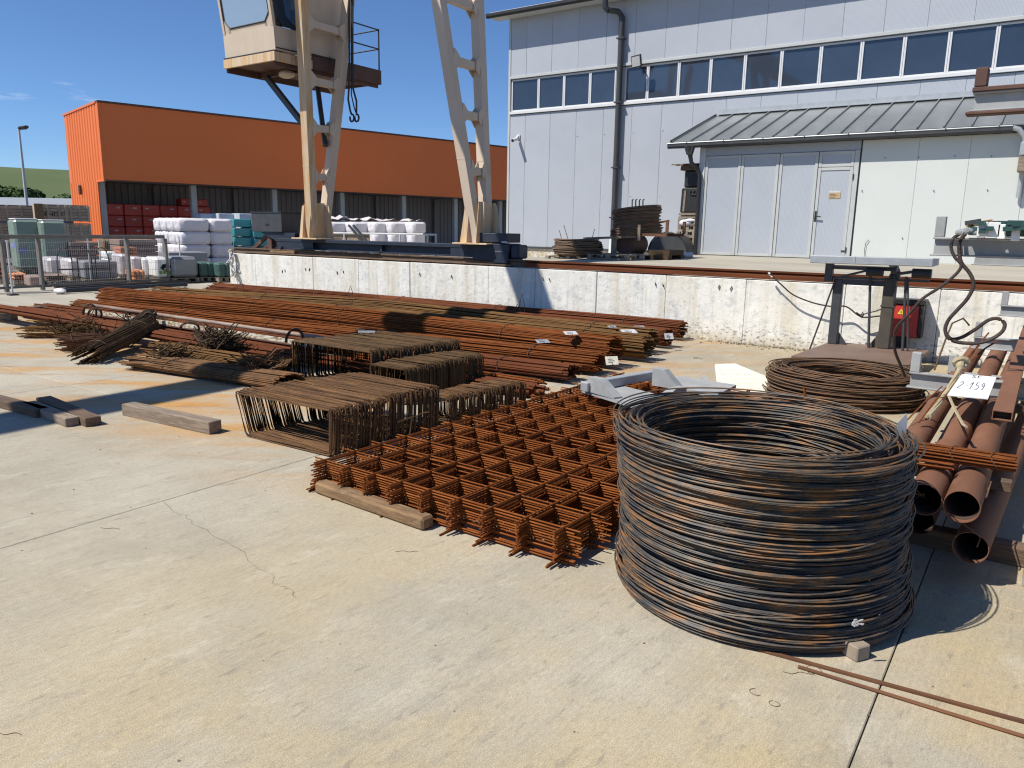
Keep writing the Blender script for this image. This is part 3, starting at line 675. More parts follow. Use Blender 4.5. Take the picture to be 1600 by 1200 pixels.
def screws(b):
    for px, py in ((1347, 298), (1459, 298), (1543, 297), (1410, 372), (1383, 247), (1435, 246), (1492, 244), (1549, 244)):
        p = onY(px, py, YA); b.cyl(p+np.array([0, .01, 0]), p-np.array([0, .02, 0]), .012, 6)
part('wall_screw', DGREY, an, screws)
part('conduit_wire', RUBBER, an, lambda b: b.tube([(-3.42, YA-.04, 1.2), (-3.45, YA-.03, 1.4), (-3.44, YA-.03, 1.55), (-3.38, YA-.02, 1.62)], .006, 5))

# ================================================================== ORANGE STORE BUILDING
AO = R(13.2)
VO = np.array([math.sin(AO), math.cos(AO), 0]); UO = np.array([-math.cos(AO), math.sin(AO), 0]); ZZ = np.array([0, 0, 1.])
ob = thing('orange_store', (-33, 17, 0), 'orange clad store building, open fronted, with a deep overhanging fascia', 'building')
PF = col(175.5, 32, 0); zf0 = Zat(175.6, 280.6, PF); zf1 = Zat(165.6, 160, PF)
LF = 34.0
PE = along(PF, UO, 121)                                 # depth of the end wall to its far edge
ES = 1.55                                               # the shop front stands back under the fascia
def wp(u, v, z=0): return PF+UO*u+VO*v+ZZ*z
part('fascia', ORANGE, ob, lambda b: b.frame(wp(0, 0.02, zf0), VO*LF, UO*.25, ZZ*(zf1-zf0-.02)))
part('fascia_soffit', DKWALL, ob, lambda b: b.frame(wp(.26, .05, zf0+.01), VO*(LF-.1), UO*(ES+.6), ZZ*.08))
part('fascia_cap', BROWNP, ob, lambda b: b.frame(wp(-.05, -.05, zf1-.018), VO*(LF+.1), UO*.36, ZZ*.08))
def ribbed(b, o, u, L, h, pitch, depth, nrm):           # trapezoid sheet seen edge on: outline extruded upwards
    P = []; n = int(L/pitch)
    for k in range(n):
        t = k*pitch
        for q, d in ((0, 0), (.35, 0), (.45, depth), (.9, depth)): P.append(o+u*(t+q*pitch)+nrm*d)
    P.append(o+u*L); V = []; 
    for p in P: V += [p, p+ZZ*h]
    F = [(2*i, 2*i+2, 2*i+3, 2*i+1) for i in range(len(P)-1)]
    c = np.cross(u, ZZ)
    if np.dot(c, nrm) < 0: F = [f[::-1] for f in F]
    b.add(V, F)
ew = part('end_wall', ORANGE, ob, lambda b: (ribbed(b, wp(0, 0, zf0), UO, PE, zf1-zf0-.02, .42, .035, -VO), ribbed(b, wp(ES*.75, 0, -.05), UO, PE-ES*.75, zf0+.05, .42, .035, -VO), b.frame(wp(.02, .012, zf0), UO*(PE-.05), VO*.01, ZZ*(zf1-zf0-.05)), b.frame(wp(ES*.75, .012, 0), UO*(PE-ES*.75), VO*.02, ZZ*zf0)))
part('end_cap', ORANGE, ob, lambda b: b.frame(wp(.32, -.06, zf1-.018), UO*(PE-.3), VO*.3, ZZ*.08))
part('corner_trim', ORANGE, ob, lambda b: (b.frame(wp(-.03, -.06, zf0), VO*.08, UO*.10, ZZ*(zf1-zf0-.03)), b.frame(wp(-.03, -.06, zf0-.08), VO*.08, UO*(ES*.75), ZZ*.078)))
part('wall_lamp', BROWNP, ob, lambda b: b.frame(wp(PE*.62, -.16, Zat(133, 300, PF)), UO*.22, VO*.11, ZZ*.42, .03))
part('rear_body', DKWALL, ob, lambda b: b.frame(wp(PE-.02, .05, 0), VO*(LF-.1), UO*.3, ZZ*(zf1-.2)))
part('roof', GALV, ob, lambda b: b.frame(wp(.3, .3, zf1-.6), VO*(LF-.6), UO*(PE-.3), ZZ*.1))
part('back_wall', DKWALL, ob, lambda b: ribbed(b, wp(ES+3.6, .06, 0), VO, LF-.2, zf0+.1, .30, .05, -UO))
part('inner_floor', PLATF, ob, lambda b: b.frame(wp(ES*.5, .1, -.03), VO*(LF-.2), UO*(PE-ES*.6), ZZ*.04))
for px in (170, 309, 433, 537, 632, 712, 781, 826):
    v = along(wp(ES, 0.1, 0), VO, px) if px > 175 else .12
    part('column', STEELCOL, ob, lambda b: b.frame(wp(ES, v, 0), VO*.26, UO*.26, ZZ*(zf0+.009), .02))
for px in (250, 372, 492, 590, 680):
    v = along(wp(ES+3.4, 0.1, 0), VO, px)
    part('inner_post', DKWALL, ob, lambda b: b.frame(wp(ES+3.3, v, 0), VO*.22, UO*.22, ZZ*(zf0+.009)))

sh = thing('white_roofed_shed', col(40, 70), 'long low shed with a white roof below the hill, behind the timber crates', 'shed')
q = col(40, 70, 0); zt = Zat(40, 309, q)
rt_ = np.array([RT0[0], RT0[1], 0]); fw_ = np.array([FW[0], FW[1], 0]); fw_ /= np.linalg.norm(fw_)
part('roof', WHITEROOF, sh, lambda b: b.frame(q-rt_*14+ZZ*(zt-.75)-fw_*.4, rt_*24, fw_*9, ZZ*.74))
part('wall', DGREY, sh, lambda b: b.frame(q-rt_*13.8, rt_*23.6, fw_*8.4, ZZ*(zt-.76)))

lp = thing('lamp_post', col(50, 42), 'tall slim grey street lamp rising beside the trees at the end of the yard', 'street lamp')
q = col(50, 42, 0); zt = Zat(42, 203, q)
part('pole', STEELCOL, lp, lambda b: b.tube([q, q+ZZ*zt*.5, q+ZZ*zt], [.09, .075, .055], 10), smooth=True)
part('lamp_head', DGREY, lp, lambda b: (b.beam(q+ZZ*(zt-.02), q+ZZ*(zt+.05)+rt_*.15, .08, .08), b.frame(q+ZZ*zt+rt_*.0-fw_*.15, rt_*.42+ZZ*.06, fw_*.34, ZZ*.15+rt_*.05, .04)))
part('lens', TRIMG, lp, lambda b: b.frame(q+ZZ*(zt-.022)+rt_*.05-fw_*.12, rt_*.30+ZZ*.04, fw_*.26, ZZ*.014))

# ================================================================== GOODS BEHIND THE FENCE (turned like the orange store)
def block(px0, px1, px2, ytop, depth, z0=0.0):
    """near bottom edge in column px1, lit end towards px0, shaded side towards px2; returns origin, end vector, side vector, height"""
    P = col(px1, depth, z0); a = UO*along(P, UO, px0, 12) if px0 < px1 else UO*(px1-px0 if px1 != px0 else 1.0)
    s = VO*along(P, VO, px2, 20); return P, a, s, Zat(px1, ytop, P)-z0
def pallet(root, P, a, s, z=0):
    la, ls = np.linalg.norm(a), np.linalg.norm(s)
    def f(b):
        for k in range(3): b.frame(P+s*(.02+.43*k)+ZZ*(z+.02), a, s/ls*.1, ZZ*.09)
        for k in range(5): b.frame(P+a*(k*.24)+ZZ*(z+.112), a/la*.11, s, ZZ*.022)
        for k in range(3): b.frame(P+a*(k*.44)+ZZ*z, a/la*.1, s, ZZ*.018)
    part('pallet', PALLET, root, f)
def load(name, label, cat, m, px, depth, z0=0.0, on_pallet=True, ch=.04, deptha=None, tiers=1, gapz=.02, group=None, split=1, extra=None, asz=None):
    P, a, s, h = block(*px, depth, z0)
    if px[0] >= px[1]: a = UO*(asz or 1.0)
    if deptha: a = UO*deptha
    t = thing(name, P+(a+s)/2, label, cat, group)
    zz = z0
    if on_pallet: pallet(t, P-ZZ*0, a, s); zz = .14; h = h-.14
    th = h/tiers; ls = 1/split
    for k in range(tiers):
        for j in range(split):
            j0 = random.uniform(-.01, .01)
            part('load' if tiers*split == 1 else 'layer', m, t, lambda b: b.frame(P-ZZ*z0+s*(j*ls+.004)+a*.003+ZZ*(zz+k*th+gapz*.5)-VO*j0*.5, a*.99, s*(ls-.008), ZZ*(th-gapz), ch))
    if extra: extra(t, P, a, s, z0, h)
    return t
# weathered timber crates in two tiers, with stencilled lettering
def lettering(t, text, P, s, z, size, m=INK, off=.012, back=-1):
    cu = bpy.data.curves.new('lettering', 'FONT'); cu.body = text; cu.size = size; cu.extrude = .002; cu.align_x = 'CENTER'; cu.materials.append(m)
    tmp = bpy.data.objects.new('lettering_source', cu); C.objects.link(tmp); bpy.context.view_layer.update()
    me = bpy.data.meshes.new_from_object(tmp.evaluated_get(bpy.context.evaluated_depsgraph_get())); bpy.data.objects.remove(tmp); me.name = 'lettering'
    if not me.materials: me.materials.append(m)
    o = bpy.data.objects.new('lettering', me); C.objects.link(o); o.parent = t
    e = Vector(s).normalized(); nn = Vector(np.cross(s, ZZ)).normalized()
    M_ = Matrix((e, Vector((0, 0, 1)), nn)).transposed().to_4x4(); M_.translation = Vector(P+ZZ*z)+nn*off-Vector(ORG[t]); o.matrix_local = M_
    return o
def crate(pxl, pxr, ytop, ybot, depth, label, text=None, tpos=.4, sub=None):
    P = col(pxl, depth, 0); z0 = Zat(pxl, ybot, P); z1 = Zat(pxl, ytop, P); s = VO*along(P, VO, pxr, 20); a = UO*1.2; L = np.linalg.norm(s); sn = s/L; h = z1-z0
    t = thing('timber_crate', P+s/2+a/2+ZZ*z0, label, 'crate', 'timber crates stacked behind the fence')
    part('core', DGREY, t, lambda b: b.frame(P+ZZ*(z0+.02)+s*.01, a, s*.98, ZZ*(h-.04)))
    nb = 5
    for k in range(nb): part('board', CRATEW, t, lambda b: b.frame(P+ZZ*(z0+.015+k*(h-.03)/nb)+np.cross(sn, ZZ)*.001, s, np.cross(sn, ZZ)*.02, ZZ*((h-.03)/nb-.012), .004))
    for f_ in (0.0, .13, .36, .50, .60, .78, .965):
        part('batten', CRATEW, t, lambda b: b.frame(P+ZZ*z0+sn*(f_*L)+np.cross(sn, ZZ)*.023, sn*.09, np.cross(sn, ZZ)*.028, ZZ*h, .006))
    part('end_board', CRATEW, t, lambda b: b.frame(P+ZZ*z0-sn*.02, a, sn*.018, ZZ*h))
    part('lid', CRATEW, t, lambda b: b.frame(P+ZZ*(z1-.005)-sn*.02, a, sn*(L+.03), ZZ*.03))
    if text: lettering(t, text, P+sn*(tpos*L), s, z0+h*.30, h*.40, off=.03)
    return t
crate(-58, 66, 319, 345, 30, 'weathered timber crate in the upper tier, next to the pale upright plank', 'HENDRY', .30)
crate(71, 146, 320, 345.5, 30, 'weathered timber crate with black stencilled lettering, closest to the orange wall, upper tier', 'HENDRY', .26)
crate(-58, 66, 348, 376, 30, 'weathered timber crate in the lower tier behind the green wrapped packs')
crate(71, 146, 349, 377, 30, 'weathered timber crate in the lower tier, closest to the orange wall')
crate(-58, 66, 379, 405, 30, 'weathered timber crate at the bottom of its stack behind the wire fence')
crate(71, 146, 379, 405, 30, 'bottom timber crate under the lettered one, mostly behind pallets')
q = col(63, 29.6, 0); zq = Zat(63, 343, q); tag(part('plank', WOODB, None, lambda b: b.frame(q+ZZ*zq, VO*.30, UO*.06, ZZ*(Zat(63, 318, q)-zq), .01)), 'pale new plank standing upright between the two lettered timber crates', 'plank')
# green wrapped packs
for k, (a0, a1, a2, yt) in enumerate(((9, 30, 70, 343), (69, 72, 111, 345))):
    P, a, s, h = block(a0, a1, a2, yt, 25.2); a = UO*1.15
    t = thing('wrapped_pack', P+(a+s)/2, ['tall pale green stretch wrapped pack with blue labels behind the fence', 'tall pale green stretch wrapped pack beside the one with blue labels'][k], 'wrapped pallet', 'green wrapped packs')
    pallet(t, P, a, s)
    part('load', GREENW, t, lambda b: b.frame(P+ZZ*.15, a, s, ZZ*(h-.15), .07))
    part('top_film', WHITEP, t, lambda b: b.frame(P+ZZ*(h+.002)+a*.06+s*.05, a*.88, s*.9, ZZ*.04, .015))
    if k == 0:
        for pxq, pyq in ((24, 383), (40, 391)):
            z_ = Zat(pxq, pyq, P); f_ = .08 if pxq > 30 else .0
            if pxq > 30: part('blue_label', mat('blue_label', (.22, .25, .50), (.30, .33, .58), scale=9), t, lambda b: b.frame(P+ZZ*(z_-.09)+s*.06-UO*.006, s*.36, UO*.004, ZZ*.17))
            else: part('blue_label', mat('blue_label', (.2, .23, .5)), t, lambda b: b.frame(P+ZZ*(z_-.09)+a*.2-VO*.006, a*.5, VO*.004, ZZ*.17))
# red packs inside the store
PR = wp(ES+1.2, .5, 0); hR = .515
vR = [along(PR, VO, p) for p in (173, 200, 228, 256, 283, 309, 334)]
me_cache = {}
for i in range(6):
    for k in range(5):
        if k == 4 and False: continue
        w = vR[i+1]-vR[i]
        bb = MB(); o_ = PR+VO*(vR[i]+.015)+ZZ*(.02+k*hR*.98); bb.frame(o_, VO*(w-.03), UO*.9, ZZ*(hR-.02), .03)
        t = thing('insulation_pack', o_+VO*w/2, 'red wrapped pack in the orange store, %s row, %s column from the end wall' % (['bottom', 'second', 'middle', 'fourth', 'top'][k], ['first', 'second', 'third', 'fourth', 'fifth', 'sixth'][i]), 'pack', 'red packs stacked in the orange store')
        bb.build('wrap', REDP, t); part('paper_label', TAGW, t, lambda b: b.frame(o_+VO*(.1+.5*random.random()*w)+ZZ*(.30)-UO*.006, VO*.16, UO*.004, ZZ*.06))
for px0, px1, yt in ((291, 306, 316), (316, 332, 316)):
    v0, v1 = along(PR, VO, px0), along(PR, VO, px1); z0_ = .03+5*hR*.98
    o_ = PR+VO*v0+ZZ*z0_+UO*.2; t = thing('insulation_pack', o_, 'single red pack on top of the red stack, %s the grey column' % ('before' if px0 < 300 else 'past'), 'pack', 'loose red packs on top of the stack')
    part('wrap', REDP, t, lambda b: b.frame(o_, VO*(v1-v0), UO*.7, ZZ*.34, .03)); part('paper_label', TAGW, t, lambda b: b.frame(o_+VO*.1+ZZ*.16-UO*.006, VO*.12, UO*.004, ZZ*.05))
# white film-wrapped bales: one shared rounded mesh
def bale_mesh(L, Wd, H):
    b = MB(); nu, nv = 14, 12; V = []; F = []
    rr = np.random.default_rng(5)
    for i in range(nu+1):
        t = i/nu*2-1; e = 1-.34*abs(t)**9
        for j in range(nv*2):
            an = 2*PI*j/(nv*2); c_, s_ = math.cos(an), math.sin(an); p = 8.0
            r_ = (abs(c_)**p+abs(s_)**p)**(-1/p); jit = 1+.02*rr.normal()
            V.append((t*L/2, c_*r_*Wd/2*e*jit, H/2+s_*r_*H/2*e*jit))
    m_ = nv*2
    for i in range(nu):
        for j in range(m_): F.append((i*m_+j, i*m_+(j+1) % m_, (i+1)*m_+(j+1) % m_, (i+1)*m_+j))
    F.append(tuple(range(m_))); F.append(tuple(nu*m_+j for j in range(m_-1, -1, -1)))
    F = [q[::-1] for q in F]
    b.add(V, F); return b.mesh('white_bale', WHITEP, smooth=True)
def baleset(px1, cols, rows, tiers, depth, ytop, lab, group, cw=None, nrow_len=.78):
    P = col(px1, depth, 0); H = (Zat(px1, ytop, P))/tiers
    lens = [along(P, VO, p) for p in cols]
    for c_ in range(len(lens)-1):
        w = (lens[c_+1]-lens[c_])
        me = bale_mesh(nrow_len, w*.98, H*1.02)
        for r_ in range(rows):
            for k in range(tiers):
                p = P+VO*((lens[c_]+lens[c_+1])/2+random.uniform(-.03, .03))+UO*(nrow_len*(r_+.5)+random.uniform(-.02, .02))+ZZ*(k*H)
                o = bpy.data.objects.new('white_bale', me); C.objects.link(o); o.location = tuple(p); o.rotation_euler = (0, 0, PI-AO+random.uniform(-.03, .03)); ORG[o] = tuple(p)
                tag(o, 'white bale in the %s layer, %s row%s, %s' % (['lowest', 'second', 'third', 'top'][k], ['front', 'second', 'third', 'rear'][r_], ((', near column', ', column by the teal packs')[c_] if len(lens) == 3 else ''), lab), 'bale', group)
baleset(286, (286, 333.5, 369), 4, 4, 28, 341, 'tall bale stack', 'white bales in the tall stack')
for cs in ((518, 550), (552, 580), (586, 613), (613, 641), (645, 667)):
    baleset(cs[0], cs, 2, 4, 34, 347, 'beyond the crane, %s from the cab leg' % {518: 'first', 552: 'second', 586: 'third', 613: 'fourth', 645: 'fifth'}[cs[0]], 'white bales beyond the crane')
# crumpled film on the far bales
def film(b):
    P = col(512, 34.3, 0); z = Zat(512, 344, P); n = 26; V = []; s1 = along(P, VO, 664)
    for i in range(n):
        for j in range(4):
            V.append(P+VO*(s1*i/(n-1))+UO*(.1+.5*j)+ZZ*(z+.02+.22*abs(rng.normal())*(.45 if j in (0, 1, 2) else .3)))
    b.add(V, [(i*4+j, i*4+j+1, (i+1)*4+j+1, (i+1)*4+j) for i in range(n-1) for j in range(3)])
tag(part('cover_film', WHITEP, None, film, smooth=True), 'crumpled white film spread over the bales beyond the crane', 'film')
# teal packs
for k, (px, d, lab) in enumerate((((368, 369, 396, 341), 30.5, 'teal wrapped board pack stack just left of the grey motor box, beside the bales'), ((397, 399, 428, 344), 30.8, 'teal wrapped board pack stack half hidden behind the grey motor box'))):
    load('board_pack', lab, 'pack', TEAL, px, d, tiers=5, on_pallet=True, gapz=.05, deptha=1.2, ch=.02, group='teal board packs')
for k, (p0, p1) in enumerate(((318, 344), (346, 374), (378, 400))):
    load('board_pack', ['pale blue board pack just above the white bales, nearest the store column', 'pale blue board pack above the white bales, middle of three', 'pale blue board pack above the teal packs'][k], 'pack', PALEB, (p0, p0, p1, 333), 33.5, tiers=4, deptha=.9, gapz=.03, ch=.02, group='pale blue packs behind the bales')
# nearer pallet loads, in front of those
load('tile_pallet', 'terracotta roof tiles stacked on a pallet at the far end of the fence', 'tile pallet', TERRA, (-14, -2, 14, 404), 21.0, tiers=4, split=3, deptha=1.0)
load('tile_pallet', 'low pallet of orange ridge tiles beside the brown chest', 'tile pallet', TERRA, (16, 22, 44, 427), 20.6, tiers=2, split=4, deptha=.9)
load('brown_chest', 'low brown slatted chest standing just behind the wire fence', 'chest', BRNTILE, (30, 47, 70, 432), 20.2, on_pallet=False, deptha=1.0, ch=.02)
load('slab_pallet', 'dark brown slab pallet beside the slatted chest behind the fence', 'pallet load', BRNTILE, (70, 73, 108, 430), 20.6, tiers=3, deptha=1.0)
load('film_pallet', 'pallet load under crumpled clear film, just behind the black hoops', 'pallet load', CLEARW, (72, 78, 110, 402), 22.6, tiers=1, deptha=1.1, ch=.08)
load('film_pallet', 'narrow clear film wrapped pallet load beside the grey block pallet', 'pallet load', CLEARW, (104, 110, 131, 404), 21.6, tiers=1, deptha=1.1, ch=.07)
load('block_pallet', 'large dark grey block pallet behind two thin white fence posts', 'pallet load', GREYW, (127, 133, 186, 408), 21.4, tiers=1, deptha=1.2, ch=.03)
load('slab_pallet', 'brown striped slab pallet on the row behind the dark grey blocks', 'pallet load', BRNTILE, (108, 113, 158, 378), 25.5, tiers=6, deptha=1.0, ch=.01)
load('sack_pallet', 'white sack pallet standing behind the dark grey blocks', 'pallet load', PRINTW, (167, 170, 186, 393), 24.0, tiers=3, deptha=.8, ch=.04)
load('board_pallet', 'stack of pale boards leaning with light edges behind the fence', 'pallet load', WOODB, (162, 166, 186, 374), 27.0, tiers=1, split=4, deptha=.8)
load('slab_pallet', 'broad brown tile pallet with a pale top, left of the white bales', 'pallet load', BRNTILE, (184, 190, 250, 374), 25.8, tiers=5, deptha=1.2, ch=.015)
load('brick_pallet', 'red brick pallet behind the fence post, below the brown tile pallet', 'brick pallet', BRICK, (189, 192, 218, 386), 24.2, tiers=8, split=3, deptha=.9, ch=.006)
load('film_pallet', 'clear film wrapped brick pallet directly behind the third fence post', 'pallet load', CLEARW, (186, 191, 208, 397), 22.8, deptha=1.0, ch=.05)
load('film_pallet', 'grey film wrapped pallet load right of the third fence post', 'pallet load', CLEARW, (206, 209, 226, 401), 22.6, deptha=1.0, ch=.05)
load('film_pallet', 'white film wrapped pallet load beside the printed one', 'pallet load', PRINTW, (223, 226, 244, 403), 22.6, deptha=1.0, ch=.05)
load('ridge_tile_stack', 'orange ridge tiles low on the ground behind the third fence post', 'tile stack', TERRA, (206, 208, 228, 422), 21.8, tiers=2, split=3, on_pallet=False, deptha=.8)
def prints(t, P, a, s, z0, h):
    for k in range(14):
        f_, g_ = random.random(), random.random()
        part('printed_leaf', LEAFP if g_ < .42 else INK, t, lambda b: b.frame(P+s*(.06+.8*f_)+ZZ*(.2+g_*(h-.35))+np.cross(s/np.linalg.norm(s), ZZ)*.004, s/np.linalg.norm(s)*random.uniform(.05, .12), np.cross(s, ZZ)/np.linalg.norm(s)*.004, ZZ*random.uniform(.05, .11)))
load('printed_pallet', 'white pallet hood printed with green and black shapes beside the grey hood', 'pallet load', PRINTW, (243, 245, 270, 402), 22.2, deptha=1.0, ch=.06, extra=prints)
load('hooded_pallet', 'dark grey film hooded pallet load behind the last thin white fence post', 'pallet load', WRAPD, (268, 271, 312, 401), 22.4, deptha=1.1, ch=.08)
load('roof_pallet', 'flat dark slate stack behind the grey hooded pallet', 'pallet load', GREYW, (262, 266, 327, 394), 24.2, deptha=1.0, ch=.02)
load('green_pallet', 'low dark green netted pallet load next to the end of the retaining wall', 'pallet load', mat('green_net', (.06, .13, .11), (.04, .09, .08), scale=4, rough=.6), (310, 313, 340, 410), 23.0, deptha=1.0, split=2)
load('green_pallet', 'low green netted pallet load touching the retaining wall end', 'pallet load', mat('green_net', (.05, .11, .1)), (340, 342, 366, 411), 23.0, deptha=1.0, split=2)

# wire fence
F0, F1 = G(-40, 459), G(262, 441.5)
fd = F1-F0; FL = np.linalg.norm(fd); fd /= FL; fz = Zat(0, 370, G(0, 457.5)); 
fe = thing('wire_fence', (F0+F1)/2, 'low weathered wire mesh fence with a broad top rail in front of the pallets', 'fence')
part('top_rail', FENCEM, fe, lambda b: b.beam(F0+ZZ*fz, F1+ZZ*fz, .05, .10, ch=.01))
part('bottom_rail', FENCEM, fe, lambda b: b.beam(F0+ZZ*.10, F1+ZZ*.10, .04, .06))
for px in (-30, 11, 67, 203, 262):
    v = along(F0, fd, px) if px > -38 else 0
    part('post', FENCEM, fe, lambda b: b.beam(F0+fd*v, F0+fd*v+ZZ*(fz-.05), .16, .07, up=(0, 1, 0), ch=.01))
def wires(b):
    n = int(FL/.055)
    for k in range(n):
        p = F0+fd*(k*.055); b.tube([p+ZZ*.13, p+ZZ*(fz-.05)], .0032, 3, caps=False)
    for k in range(6):
        z = .2+k*(fz-.3)/5.2; b.tube([F0+ZZ*z, F1+ZZ*z], .004, 3, caps=False)
part('wire_mesh', MESHW, fe, wires, kind='stuff')
for px, py0, py1, lab in ((20, 462, 378, 'thin white fence post nearest the terracotta tiles'), (143, 446, 374, 'thin white fence post before the grey blocks, the one nearer the hoops'), (160, 443, 372, 'thin white fence post before the grey blocks, nearer the brick pallets'), (284, 441, 371, 'thin white post standing alone before the grey hooded pallet')):
    p = G(px, py0-2); zt = Zat(px, py1, p); t = thing('fence_post', p, lab, 'post', 'thin white fence posts')
    part('tube', STEELCOL, t, lambda b: b.tube([p, p+ZZ*zt], .022, 8), smooth=True); part('foot', DGREY, t, lambda b: b.frame(p+np.array([-.1, -.1, -.03]), (.2, 0, 0), (0, .2, 0), (0, 0, .05), .01)); part('cap', WHITEP, t, lambda b: b.cyl(p+ZZ*zt, p+ZZ*(zt+.03), .028, 8))

# black hooped rack and long black rails in front of the fence
p0, p1 = G(88, 446), G(178, 443)
hr = thing('hoop_rack', (p0+p1)/2, 'black steel rack with three rounded hoops standing in front of the fence', 'rack')
dd = p1-p0; dl = np.linalg.norm(dd); dd /= dl; ht = Zat(100, 387, G(100, 446))
part('base_rail', BLACK, hr, lambda b: b.beam(p0+ZZ*.05, p1+ZZ*.05, .06, .06)); part('mid_rail', BLACK, hr, lambda b: b.beam(p0+ZZ*ht*.42+dd*.1, p1+ZZ*ht*.42-dd*.1, .03, .04))
for px in (93, 124, 152):
    q = p0+dd*along(p0, dd, px); L_ = .36
    part('hoop', BLACK, hr, lambda b: b.tube([q+ZZ*.08]+[q+dd*(L_/2-L_/2*math.cos(a))+ZZ*(ht*.62+ht*.38*math.sin(a)) for a in np.linspace(0, PI, 9)]+[q+dd*L_+ZZ*.08], .02, 6), smooth=True)
rails = [((86, 450), (300, 434), .12, .14), ((92, 458), (292, 447), .10, .1), ((100, 455), (296, 442), .14, .10)]
for k, (a_, c_, w_h, hh) in enumerate(rails):
    A, B_ = G(*a_), G(*c_); o = part('black_rail', BLACK if k != 1 else NAVY, None, lambda b: b.beam(A+ZZ*hh*.5, B_+ZZ*hh*.5, w_h, hh, ch=.01))
    tag(o, ['long black steel rail on the ground closest to the fence', 'long black steel rail on the ground closest to the rusty bars', 'long black steel rail between two others on the ground by the fence'][k], 'rail', 'black rails along the fence')
p = G(94, 458); tag(part('plastic_bag', WHITEP, None, lambda b: b.sphere(p+ZZ*.05, (.20, .13, .07), 10, 6), smooth=True), 'crumpled white plastic bag at the near end of the black rails', 'bag')

# ================================================================== GANTRY CRANE
YC = 12.15; ZB = 1.42
gc = thing('gantry_crane', (-11.6, YC, 1.05), 'cream painted gantry crane with ladder-like legs, operator cab and navy end carriage', 'crane')
def lx(side, z): return (-14.0+.095*(z-ZB)) if side == 0 else (-9.22-.138*(z-ZB))
def hy_(z): return .155+.098*(z-ZB)                     # half distance of the two members of a leg
ZT = 8.5
for side in (0, 1):
    lg = None
    for sgn in (-1, 1):
        def member(b):
            zs = [ZB+.02, 2.2, ZT]; w = .20; d = .175
            P = []
            for z in zs:
                x = lx(side, z); y = YC+sgn*hy_(z); dd_ = d*(1+.02*z)
                P.append([(x-w/2, y-dd_/2, z), (x+w/2, y-dd_/2, z), (x+w/2, y+dd_/2, z), (x-w/2, y+dd_/2, z)])
            V = [p for r_ in P for p in r_]; F = [(3, 2, 1, 0), (8, 9, 10, 11)]
            for k in range(2):
                for j in range(4): F.append((k*4+j, k*4+(j+1) % 4, k*4+4+(j+1) % 4, k*4+4+j))
            b.add(V, F)
        lg = part('leg', CREAMR if (side == 0 and sgn < 0) else CREAM, gc, member)
        for z in (3.0, 6.35):
            x = lx(side, z); y = YC+sgn*hy_(z); part('splice_plate', CREAM, lg, lambda b: b.box(x-.104, x+.104, y-.096, y+.096, z, z+.02))
    for z in (2.80, 3.84, 4.80, 5.92, 7.1):
        x = lx(side, z); h = hy_(z)-.088
        def rung(b):
            b.box(x-.075, x+.075, YC-h+.01, YC+h-.01, z-.07, z+.07)
        r_ = part('rung', CREAM, gc, rung)
        for sgn in (-1, 1):
            g_ = min(.15, h*.42)
            for xx in (x-.098, x+.086):
              def gus(b):
                y0 = YC+sgn*(h+.02); y1 = YC+sgn*(h-g_); b.prism([(xx, y0, z-.19), (xx, y0-sgn*.035, z-.19), (xx, y1, z-.075), (xx, y1, z+.075), (xx, y0-sgn*.035, z+.19), (xx, y0, z+.19)], (.012, 0, 0))
              part('gusset', CREAM, r_, gus)
    x = lx(side, ZB)
    part('base_plate', CREAMR, gc, lambda b: b.box(x-.42, x+.42, YC-.42, YC+.36, ZB-.012, ZB+.018, .004))
    def fins(b):
        for sgn in (-1, 1):
            for (xx) in (x-.12, x+.108): b.prism([(xx, YC+sgn*.2, ZB+.02), (xx, YC+sgn*.36, ZB+.02), (xx, YC+sgn*.27, ZB+.78), (xx, YC+sgn*.2, ZB+.78)], (.012, 0, 0))
        b.prism([(x-.125, YC-.20, ZB+.02), (x-.40, YC-.20, ZB+.02), (x-.27, YC-.20, ZB+.74), (x-.125, YC-.20, ZB+.74)], (0, .014, 0))
        b.prism([(x+.125, YC+.16, ZB+.02), (x+.36, YC+.16, ZB+.02), (x+.22, YC+.16, ZB+.74), (x+.125, YC+.16, ZB+.74)], (0, .014, 0))
        b.box(x-.13, x+.13, YC-.12, YC+.12, ZB+.02, ZB+.80)
    part('base_fin', CREAMR, gc, fins)
part('top_beam', CREAM, gc, lambda b: b.box(-13.6, -9.9, YC-.55, YC+.55, ZT+.01, ZT+.35, .02))
# the long girder across the yard; out of the picture, but its shadow lies over the bars
GD = np.array([.045, -1, 0]); GD /= np.linalg.norm(GD); g0 = np.array([-11.72, YC+1.6, 9.0])
part('girder', CREAM, gc, lambda b: b.beam(g0, g0+GD*34, .44, .76))
# end carriage
part('carriage_beam', NAVY, gc, lambda b: (b.box(-15.35, -9.05, 11.99, 12.31, 1.33, 1.405, .006), b.box(-15.35, -9.05, 11.99, 12.31, 1.155, 1.19), b.box(-15.30, -14.0, 12.0, 12.30, 1.191, 1.329), b.box(-9.9, -9.05, 12.0, 12.30, 1.191, 1.329)))
part('carriage_web', NAVYG, gc, lambda b: (b.box(-13.98, -9.92, 12.14, 12.16, 1.191, 1.329), b.box(-11.9, -11.86, 12.05, 12.139, 1.191, 1.329)))
part('walkway_strip', NAVYG, gc, lambda b: b.box(-14.6, -11.8, 11.90, 11.985, 1.165, 1.18))
part('bogie', NAVY, gc, lambda b: (b.box(-9.30, -8.42, 11.93, 12.36, 1.10, 1.44, .02), b.box(-8.415, -8.22, 11.97, 12.30, 1.16, 1.42, .03), b.box(-8.75, -8.42, 11.90, 12.05, 1.06, 1.30, .02), b.box(-8.46, -8.30, 12.0, 12.25, 1.075, 1.2, .02)))
